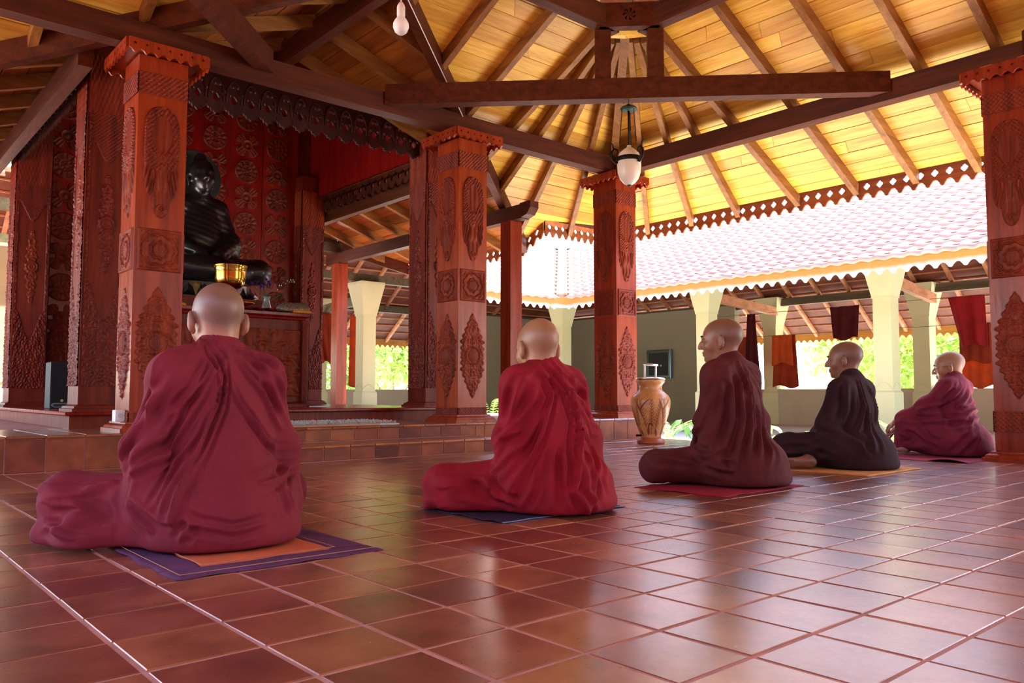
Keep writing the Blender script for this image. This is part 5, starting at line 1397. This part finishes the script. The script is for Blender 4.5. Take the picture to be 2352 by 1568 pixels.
def add_head(par, loc, rot, skin, hw=1.0, scale=1.0, h=.0042):
    V, Q = head_mesh(hw, h)
    o = inst('head', tomesh('head', V, Q, skin), loc, rot, par, (scale,) * 3)
    for s_ in (-1, 1):
        m = MB(); m.tube([(s_ * .012, .0985, .0245), (s_ * .026, .0975, .030), (s_ * .040, .0895, .029), (s_ * .050, .078, .022)], [.0022, .0038, .0034, .0014], 6); m.build('eyebrow', MATS['brow_hair'], o, True)
        m = MB(); m.tube([(s_ * .020, .0895, .0005), (s_ * .031, .0915, -.001), (s_ * .042, .0850, -.0005)], [.001, .0022, .001], 6); m.build('eye', MATS['eye_dark'], o, True)
    return o
def hand_mesh(mat, curl=.5, side=1):
    """palm, four unequal fingers and a thumb from the side of the palm; wrist at the origin, fingers along +y, palm down"""
    lo, hi = (-.075, -.06, -.08), (.075, .205, .045); h = .0032; P = grid(lo, hi, h)
    d = cap(P, (0, .01, 0), (0, .072, 0), .026, .034, (.86, 1, 1.75)); d = smin(d, cap(P, (0, -.06, .002), (0, .01, 0), .026, .026, (1, 1, 1.2)), .02)
    for i, (x, L, r) in enumerate(((-.030, .060, .0078), (-.0105, .072, .0085), (.010, .076, .0088), (.030, .068, .0084))):
        x *= side; p0 = np.array((x, .085, 0)); a = .25 + curl * .5; p = [p0]
        for j, seg in enumerate((.45, .32, .23)):
            ang_ = a * (j + .6); p.append(p[-1] + np.array((x * .12, math.cos(ang_), -math.sin(ang_))) * L * seg)
        f_ = chainsdf(P, [(p[0], r * 1.1), (p[1], r), (p[2], r * .92), (p[3], r * .8)], .003); d = smin(d, f_, .006)
    s_ = -side if False else side
    d = smin(d, chainsdf(P, [((s_ * .022, .022, -.004), .015), ((s_ * .050, .048, -.014), .0115), ((s_ * .058, .078, -.022), .0095), ((s_ * .056, .098, -.028), .008)], .004), .008)
    V, Q = surface_nets(d, lo, h); return tomesh('hand', V, Q, mat)
def foot_mesh(mat):
    lo, hi = (-.07, -.09, -.005), (.07, .2, .14); h = .004; P = grid(lo, hi, h)
    d = smin(ell(P, (0, -.035, .03), (.033, .042, .032)), cap(P, (0, -.02, .04), (.0, .09, .022), .036, .03, (.9, 1, 1.2)), .03)
    d = smin(d, cap(P, (0, -.02, .05), (0, -.03, .14), .034, .036), .03)
    for i, (x, L, r) in enumerate(((-.028, .125, .0125), (-.008, .122, .0095), (.008, .114, .009), (.022, .104, .0085), (.034, .092, .008))): d = smin(d, cap(P, (x * .9, .085, .016), (x, L + .03, .011), r * 1.1, r), .008)
    V, Q = surface_nets(smax(d, -P[2], .004), lo, h); return tomesh('foot', V, Q, mat)
# ---- poses and where the folds of each robe run (angle round the body in degrees, height)
POSES={
 0:dict(o=(1.085,2.76),neck=(.0,.06,.668),shoulder=.560,w=1.0,elbow=[(-.235,.06,.31),(.245,.08,.30)],hand=[(-.08,.27,.22),(.08,.27,.22)],knee=[(-.40,.32,.145),(.38,.34,.11)],foot=[(.05,.36,.06),(-.05,.40,.06)],karm=.08,extra=[((-.38,.16,.03),(-.46,.34,.03),.05,.05),((-.12,.02,.035),(-.40,.20,.035),.07,.06)]),
 1:dict(o=(2.515,2.57),neck=(-.03,.065,.640),shoulder=.540,w=1.0,elbow=[(-.205,.09,.31),(.235,.05,.29)],hand=[(-.06,.27,.20),(.06,.27,.20)],knee=[(-.385,.32,.10),(.40,.35,.09)],foot=[(.05,.36,.06),(-.05,.40,.06)],karm=.08,extra=[((-.34,.2,.025),(-.46,.33,.02),.035,.03),((-.12,.02,.035),(-.40,.22,.03),.07,.05)]),
 2:dict(o=(3.985,2.57),neck=(-.06,.05,.700),shoulder=.605,w=.98,elbow=[(-.205,.10,.34),(.22,.06,.34)],hand=[(-.05,.28,.20),(.05,.28,.20)],knee=[(-.385,.32,.095),(.40,.36,.095)],foot=[(.05,.38,.06),(-.05,.42,.06)],karm=.07),
 3:dict(o=(5.42,2.60),neck=(.02,.05,.625),shoulder=.525,w=.96,elbow=[(-.215,.11,.30),(.22,.06,.31)],hand=[(-.05,.30,.20),(.05,.30,.20)],knee=[(-.37,.34,.14),(.40,.36,.10)],foot=[(.02,.40,.06),(-.05,.42,.06)],karm=.07),
 4:dict(o=(7.16,2.58),neck=(.06,.06,.635),shoulder=.55,w=1.0,elbow=[(-.21,.18,.40),(.22,.2,.40)],hand=[(-.20,.36,.31),(.12,.42,.26)],knee=[(-.20,.34,.27),(.24,.40,.22)],foot=[(-.14,.42,.06),(.1,.48,.06)],karm=.08,lap=True),
}
FOLDS = {
0:[[(-84.4,0.686),(-37.5,0.625),(-20.3,0.558),(-22.9,0.479),(-35.7,0.389),(-47.7,0.283),(-48.3,0.203),(-50.1,0.088)],[(-66.5,0.686),(-15.1,0.619),(-10.0,0.545),(-15.7,0.466),(-30.0,0.376),(-42.8,0.277),(-45.6,0.192)],[(-49.8,0.611),(-65.8,0.48),(-77.3,0.347),(-87.0,0.254)],[(-41.1,0.545),(-57.3,0.428),(-74.7,0.302),(-88.2,0.226)],[(-41.8,0.591),(-76.0,0.429),(-84.4,0.299)],[(-70.3,0.57),(-84.6,0.455),(-87.5,0.349),(-93.2,0.285)],[(-41.6,0.402),(-64.4,0.277),(-61.8,0.185),(-62.9,0.14)],[(-78.6,0.531),(-88.8,0.429),(-88.8,0.318)],[(-52.2,0.314),(-55.8,0.208),(-57.7,0.123)],[(-4.0,0.532),(45.3,0.35),(84.0,0.259)],[(18.7,0.626),(61.2,0.505),(83.2,0.364)],[(45.8,0.655),(66.9,0.595),(81.8,0.491)],[(8.5,0.66),(75.4,0.644),(73.7,0.582)],[(62.0,0.622),(67.3,0.533),(82.7,0.434)],[(84.2,0.252),(34.0,0.177),(38.1,0.09)],[(11.3,0.199),(31.2,0.203),(86.2,0.236)],[(21.8,0.439),(55.6,0.329),(82.6,0.294)],[(-45.7,0.118),(-35.8,0.094),(-10.8,0.067),(14.7,0.086)],[(-36.9,0.1),(-44.7,0.043)],[(-115.1,0.184),(-108.9,0.105),(-107.7,0.039)],[(-113.6,0.154),(-104.6,0.072)],[(-117.8,0.064),(-111.1,0.063),(-102.1,0.036)],[(-108.5,0.208),(-112.4,0.196),(-111.7,0.16)],[(-118.5,0.206),(-112.9,0.154)],[(-88.9,0.16),(-77.3,0.105),(-64.1,0.06)],[(-122.0,0.205),(-114.9,0.136),(-113.0,0.086)]],
1:[[(-86.6,0.638),(-57.5,0.59),(-17.9,0.508),(-4.3,0.382),(-16.6,0.244),(-25.8,0.103),(-12.0,0.003)],[(-76.0,0.641),(-36.3,0.591),(5.0,0.495),(13.7,0.362),(-12.5,0.216),(-15.6,0.101),(-0.3,0.006)],[(-78.2,0.621),(-58.7,0.571),(-45.7,0.489),(-57.2,0.366),(-70.7,0.227),(-84.5,0.065)],[(-75.5,0.595),(-85.5,0.484),(-95.3,0.348)],[(-67.1,0.521),(-85.2,0.385),(-102.0,0.273)],[(-53.6,0.446),(-78.5,0.298),(-96.8,0.188),(-104.7,0.168)],[(-83.0,0.348),(-96.9,0.305)],[(-35.1,0.616),(54.4,0.56),(67.5,0.508)],[(-13.0,0.546),(58.8,0.469),(79.9,0.388)],[(3.7,0.483),(62.5,0.378),(75.4,0.303)],[(22.8,0.585),(62.1,0.521),(72.2,0.468)],[(25.2,0.362),(38.1,0.265),(1.5,0.155),(5.9,0.063)],[(-43.3,0.274),(-45.0,0.163),(-45.2,0.024)],[(-29.4,0.274),(-33.1,0.162),(-28.9,0.022)],[(-60.4,0.19),(-63.5,0.103),(-73.5,0.025)],[(-116.9,0.154),(-114.3,0.125),(-114.5,0.088)],[(-112.2,0.161),(-111.6,0.119),(-111.4,0.07)],[(-103.7,0.157),(-95.1,0.074),(-75.2,0.037)],[(-106.3,0.156),(-100.5,0.091),(-92.3,0.043)],[(-118.4,0.055),(-116.2,0.032),(-113.3,0.014)],[(-110.3,0.149),(-104.6,0.127),(-100.5,0.091)],[(-91.0,0.545),(-98.4,0.458),(-100.0,0.384)]],
2:[[(-71.6,0.674),(-54.3,0.557),(-48.5,0.364),(-61.0,0.178),(-64.8,0.086)],[(-57.2,0.665),(-30.0,0.509),(-32.4,0.315),(-49.1,0.161)],[(-73.6,0.663),(-68.6,0.557),(-67.9,0.364),(-79.3,0.194),(-103.0,0.152)],[(-41.4,0.636),(64.1,0.508),(-3.0,0.266),(-24.7,0.105)],[(-84.0,0.557),(-92.1,0.364),(-104.6,0.189)],[(-76.2,0.604),(-82.0,0.412),(-95.0,0.218)],[(-18.1,0.647),(53.6,0.559)],[(-94.1,0.48),(-102.6,0.325),(-151.9,0.214)],[(-5.0,0.459),(-8.3,0.314),(-34.5,0.161)],[(-115.0,0.196),(-94.9,0.163),(-64.7,0.142)],[(-122.5,0.166),(-114.8,0.15),(-103.8,0.124)],[(-99.8,0.134),(-76.6,0.102),(-61.0,0.087)],[(-100.1,0.18),(-85.1,0.128),(-66.6,0.095)]],
3:[[(-108.0,0.604),(-111.9,0.342)],[(-45.3,0.604),(-31.0,0.425),(-61.2,0.217)],[(8.4,0.58),(40.9,0.448),(-1.6,0.283)],[(-75.0,0.567),(-77.6,0.39),(-91.1,0.272)],[(-106.9,0.295),(-91.8,0.26),(-57.1,0.174),(-44.2,0.084)],[(-126.9,0.232),(-118.0,0.222)],[(-89.0,0.591),(-94.5,0.449),(-102.4,0.308)],[(-120.0,0.176),(-110.7,0.166),(-85.8,0.101)],[(-18.4,0.389),(-32.1,0.239),(-39.4,0.107)],[(-125.2,0.09),(-114.4,0.119),(-99.3,0.156)]],
4:[[(-74.8,0.603),(-94.0,0.502),(-104.8,0.445)],[(-21.3,0.611),(-76.2,0.488),(-106.4,0.416),(-126.3,0.357)],[(36.3,0.546),(-61.1,0.402),(145.4,0.32),(-131.3,0.276)],[(46.8,0.429),(-69.0,0.288),(-123.2,0.277),(-134.1,0.253)],[(-135.4,0.231),(-123.3,0.169),(-114.1,0.056)],[(-137.8,0.216),(-144.2,0.111)],[(-18.0,0.302),(-65.4,0.152)],[(-37.3,0.207),(-55.7,0.098),(-74.8,0.008)],[(-131.5,0.225),(-117.9,0.135),(-96.8,0.09)],[(-131.0,0.313),(-133.4,0.297),(-135.7,0.26)]],
}
LAYERS = {
0:[[(-81.8,0.686),(-20.3,0.558),(-35.7,0.389),(-47.8,0.265),(-49.4,0.088),(-57.6,0.093),(-84.0,0.162),(-86.2,0.595)]],
1:[[(-4.7,0.333),(10.6,0.344),(-6.5,0.049),(-14.4,0.004),(-28.4,0.092)]],
2:[],
3:[],
4:[],
}

m_cloth('robe_0', srgb(130, 36, 46), .82, 0, 700); m_cloth('robe_1', srgb(146, 16, 30), .8, 0, 700); m_cloth('robe_2', srgb(88, 26, 23), .82, 0, 700); m_cloth('robe_3', srgb(50, 21, 23), .85, 0, 700); m_cloth('robe_4', srgb(114, 29, 48), .8, 0, 700)
RES = [.0062, .0078, .0095, .0105, .0105]
HEADP = [((.01, .10, .760), (-.20, 0, -.16), 1.12, 1.0), ((-.036, .09, .705), (-.16, 0, -.25), 1.12, .98), ((-.075, .09, .800), (-.03, 0, .42), 1.10, .98), ((.03, .10, .735), (-.04, 0, .26), 1.10, 1.0), ((.08, .10, .722), (-.14, 0, .30), 1.12, 1.02)]
WHO = ['seated person in rose maroon robe, seen from behind on the purple and orange mat',
       'seated person in bright crimson robe with twisted shoulder fold, on dark folded sheets',
       'tall upright seated person in brown maroon robe, beside the clay urn',
       'seated person in very dark maroon robe with bare foot showing, on the orange mat',
       'older seated person in wine red robe leaning against the carved pillar, hands on knees']
for i in range(5):
    q = POSES[i]; root = empty('person', (*q['o'], .0095), 0, WHO[i], 'person', 'people seated in meditation')
    fo = [(f, .0095 if k < 3 else .0085, (.015 if k < 3 else .0125)) for k, f in enumerate(FOLDS[i])]
    la = [(l, .019, 1.0) for l in LAYERS[i]]
    V, Q = robe_mesh(q, RES[i], fo, la, seed=i * 3, amp=1.0)
    inst('robe', tomesh('robe', V, Q, MATS['robe_%d' % i]), parent=root)
    loc, rot, hs, hw = HEADP[i]
    add_head(root, loc, rot, SK[i], hw, hs, .0038 if i < 2 else .0045)
    if i == 3:
        inst('foot', foot_mesh(SK[3]), (-.42, .16, .035), (0, 1.15, .75), root)
    if i == 4:
        hm = hand_mesh(SK[4], .9, -1)
        inst('hand', hm, (-.22, .42, .275), (-.75, 0, .10), root); inst('hand', hand_mesh(SK[4], .8, 1), (-.06, .50, .20), (-.7, 0, .25), root)
        hd_ = [c for c in root.children if c.name.startswith('head')][0]; gl = MB()
        for s_ in (-1, 1):
            gl.tube([(s_ * .031 + .021 * math.cos(t_), .098 - .006 * abs(math.cos(t_)), -.001 + .016 * math.sin(t_)) for t_ in np.linspace(0, 2 * math.pi, 18)], .0010, 5, False)
            gl.tube([(s_ * .052, .092, .004), (s_ * .070, .060, .006), (s_ * .080, -.004, .010)], .0010, 5)
        gl.tube([(-.011, .099, .003), (0, .103, .005), (.011, .099, .003)], .0010, 5); gl.build('glasses', MATS['chrome'], hd_)
        inst('foot', foot_mesh(SK[4]), (-.16, .42, .004), (0, 0, .15), root)

# ================================================================== sitting mats
def sheet(name, a0, a1, b0, b1, mat, parent, z=.0005, th=.003, amp=.002, nx=40, ny=40, seed=0, lift=None):
    g = np.random.default_rng(seed); ph = g.uniform(0, 6, 6); v, f = [], []
    for j in range(ny):
        for i in range(nx):
            x, y = a0 + (a1 - a0) * i / (nx - 1), b0 + (b1 - b0) * j / (ny - 1)
            zz = z + amp * max(0, math.sin(x * 17 + ph[0]) * math.sin(y * 13 + ph[1]) + .5 * math.sin(x * 41 + y * 23 + ph[2]))
            if lift: zz += lift(i / (nx - 1), j / (ny - 1))
            v.append((x + .004 * math.sin(y * 31 + ph[3]), y + .004 * math.sin(x * 27 + ph[4]), zz))
    for j in range(ny - 1):
        for i in range(nx - 1): a = j * nx + i; f.append((a, a + 1, a + nx + 1, a + nx))
    o = mesh_obj(name, v, f, MATS[mat], parent, True); so = o.modifiers.new('s', 'SOLIDIFY'); so.thickness = th; so.offset = 1
    return o
m_cloth('mat_purple', srgb(100, 54, 86), .85, 0, 500); m_cloth('mat_orange', srgb(214, 104, 62), .85, 0, 500); m_cloth('mat_dark', srgb(48, 34, 54), .7, 0, 500); m_cloth('mat_red', srgb(150, 24, 44), .8, 0); m_cloth('mat_tan', srgb(206, 140, 78), .8, 0); m_cloth('mat_blue', srgb(150, 156, 190), .6, 0); m_cloth('stitch', srgb(190, 130, 100), .8, 0); m_cloth('mat_plum', srgb(146, 50, 80), .8, 0)
mt = empty('sitting_mat', (0, 0, 0), 0, 'purple bordered sitting mat with orange centre', 'mat', 'sitting mats')
a0, a1, b0, b1, e = .775, 1.435, 2.285, 2.96, .125
for (x0_, x1_, y0_, y1_, k) in ((a0, a1, b0, b0 + e, 0), (a0, a1, b1 - e, b1, 1), (a0, a0 + e, b0 + e, b1 - e, 2), (a1 - e, a1, b0 + e, b1 - e, 3)):
    sheet('border', x0_, x1_, y0_, y1_, 'mat_purple', mt, .0005, .003, .002, 30 if k < 2 else 8, 8 if k < 2 else 30, 1, (lambda u, w_: .03 * max(0, (u - .80) / .2) * w_) if k == 1 else None)
sheet('centre', a0 + e - .004, a1 - e + .004, b0 + e - .004, b1 - e + .004, 'mat_orange', mt, .001, .003, .002, 30, 30, 1)
for s_ in (.018, e - .012):
    MB().tube([(a0 + s_, b0 + s_, .011), (a1 - s_, b0 + s_, .011), (a1 - s_, b1 - s_, .011), (a0 + s_, b1 - s_, .011), (a0 + s_, b0 + s_, .011)], .0012, 4, False).build('stitching', MATS['stitch'], mt)
mt = empty('sitting_mat', (0, 0, 0), 0, 'stack of dark folded sheets with pale blue edges', 'mat', 'sitting mats')
for k, (nm, mm) in enumerate((('sheet', 'mat_dark'), ('pale_sheet', 'mat_blue'), ('sheet', 'mat_dark'))):
    sheet(nm, 2.09 - .012 * k, 2.80 - .01 * k, 2.43 + .006 * k, 2.99, mm, mt, .0006 + .0026 * k, .0014, .0006, 34, 30, 4, lambda u, w_: .004 * max(0, math.sin(w_ * 16)) * max(0, 1 - u * 14))
sheet('sitting_mat', 3.42, 4.20, 2.33, 2.90, 'mat_red', None, .0005, .003, .002, 30, 24, 6); tag(bpy.context.scene.objects['sitting_mat.002'], 'thin bright red cloth mat under the tall person', 'mat', 'sitting mats')
o = sheet('sitting_mat', 4.93, 5.72, 2.32, 2.92, 'mat_tan', None, .0005, .008, .001, 30, 24, 7); tag(o, 'orange tan padded mat under the very dark robed person', 'mat', 'sitting mats')
o = sheet('sitting_mat', 6.42, 7.40, 2.27, 3.10, 'mat_plum', None, .0005, .003, .002, 34, 30, 8, lambda u, w_: .02 * max(0, math.sin(w_ * 9)) * max(0, 1 - u * 4)); tag(o, 'plum red cloth spread under the older leaning person', 'mat', 'sitting mats')

# ================================================================== statue
m_plain('statue_black', srgb(26, 26, 28), .32, var=.25, nscale=8, Coat_Weight=.3); m_plain('halo_green', srgb(36, 44, 42), .5, var=.2)
SQ = dict(neck=(0, .03, .66), shoulder=.575, w=.92, elbow=[(-.23, .06, .32), (.23, .06, .32)], hand=[(-.06, .26, .20), (.06, .26, .20)], knee=[(-.36, .26, .10), (.36, .26, .10)], foot=[(.05, .32, .08), (-.05, .34, .10)], karm=.03)
lo, hi, hh = (-.52, -.30, -.02), (.52, .46, 1.02), .0125; P = grid(lo, hi, hh)
d = smax(body_sdf(P, SQ), -(P[2] - .0), .01); PH = tuple((p - c) / 1.12 for p, c in zip(P, (0, .06, .80)))
hd = head_sdf(PH); hd = smin(hd, ell(PH, (0, -.03, .125), (.04, .045, .04)), .02); hd = smin(hd, ell((np.abs(PH[0]), PH[1], PH[2]), (.078, -.006, -.05), (.007, .012, .04)), .006)
V, Q = surface_nets(smin(d, hd * 1.12, .02), lo, hh); N = vnormals(V, Q)
robe_ = (V[:, 2] < .64) & (V[:, 2] > .10); V = V + N * (np.where(robe_, .0016 * np.sin((V[:, 2] * 150 - 46 * V[:, 0])), 0))[:, None]
SX, SY, SZ = 3.27, 9.22, 1.74
st = empty('seated_statue', (SX, SY, SZ), math.pi, 'dark seated meditating statue with round halo behind the altar', 'statue')
st.scale = (1.55,) * 3
inst('figure', tomesh('figure', V, Q, MATS['statue_black']), parent=st)
MB().lathe([(0, 0), (.205, 0), (.21, .008), (.205, .016), (0, .016)], n=48).build('halo', MATS['halo_green'], st, loc=(0, -.10, .83), rot=(math.pi/2, 0, 0))
MB().lathe([(.196, .016), (.204, .022), (.212, .016)], n=48, caps=False).build('halo_rim', MATS['statue_black'], st, loc=(0, -.10, .83), rot=(math.pi/2, 0, 0))
ped = empty('statue_pedestal', (SX, SY, PZ), 0, 'dark stepped pedestal that carries the seated statue', 'pedestal')
P2 = lambda ex_, ey_, z: [(-ex_, -ey_, z), (ex_, -ey_, z), (ex_, ey_, z), (-ex_, ey_, z)]
MB().rings([P2(.80, .56, 0), P2(.80, .56, .95), P2(.76, .52, .98), P2(.72, .48, 1.02), P2(.72, .48, 1.20)]).build('block', MATS['shrine_wood'], ped)
m = MB()
for k in range(26):
    a = 2 * math.pi * k / 26; ca, sa = math.cos(a), math.sin(a); c_ = Vector((.62 * ca, .44 * sa, 1.21)); o_ = Vector((ca, sa * .8, 0)).normalized(); t_ = Vector((-o_.y, o_.x, 0))
    m.add([c_ - t_ * .07, c_ + t_ * .07, c_ + t_ * .05 + o_ * .06 + Vector((0, 0, .07)), c_ + o_ * .05 + Vector((0, 0, .13)), c_ - t_ * .05 + o_ * .06 + Vector((0, 0, .07)), c_ + o_ * .09 + Vector((0, 0, .05))], [(0, 1, 5), (1, 2, 5), (2, 3, 5), (3, 4, 5), (4, 0, 5)])
m.build('lotus_petals', MATS['statue_black'], ped)
MB().lathe([(0, 1.2), (1, 1.2), (1, 1.368), (0, 1.368)], n=36).build('lotus_core', MATS['statue_black'], ped).scale = (.62, .44, 1)
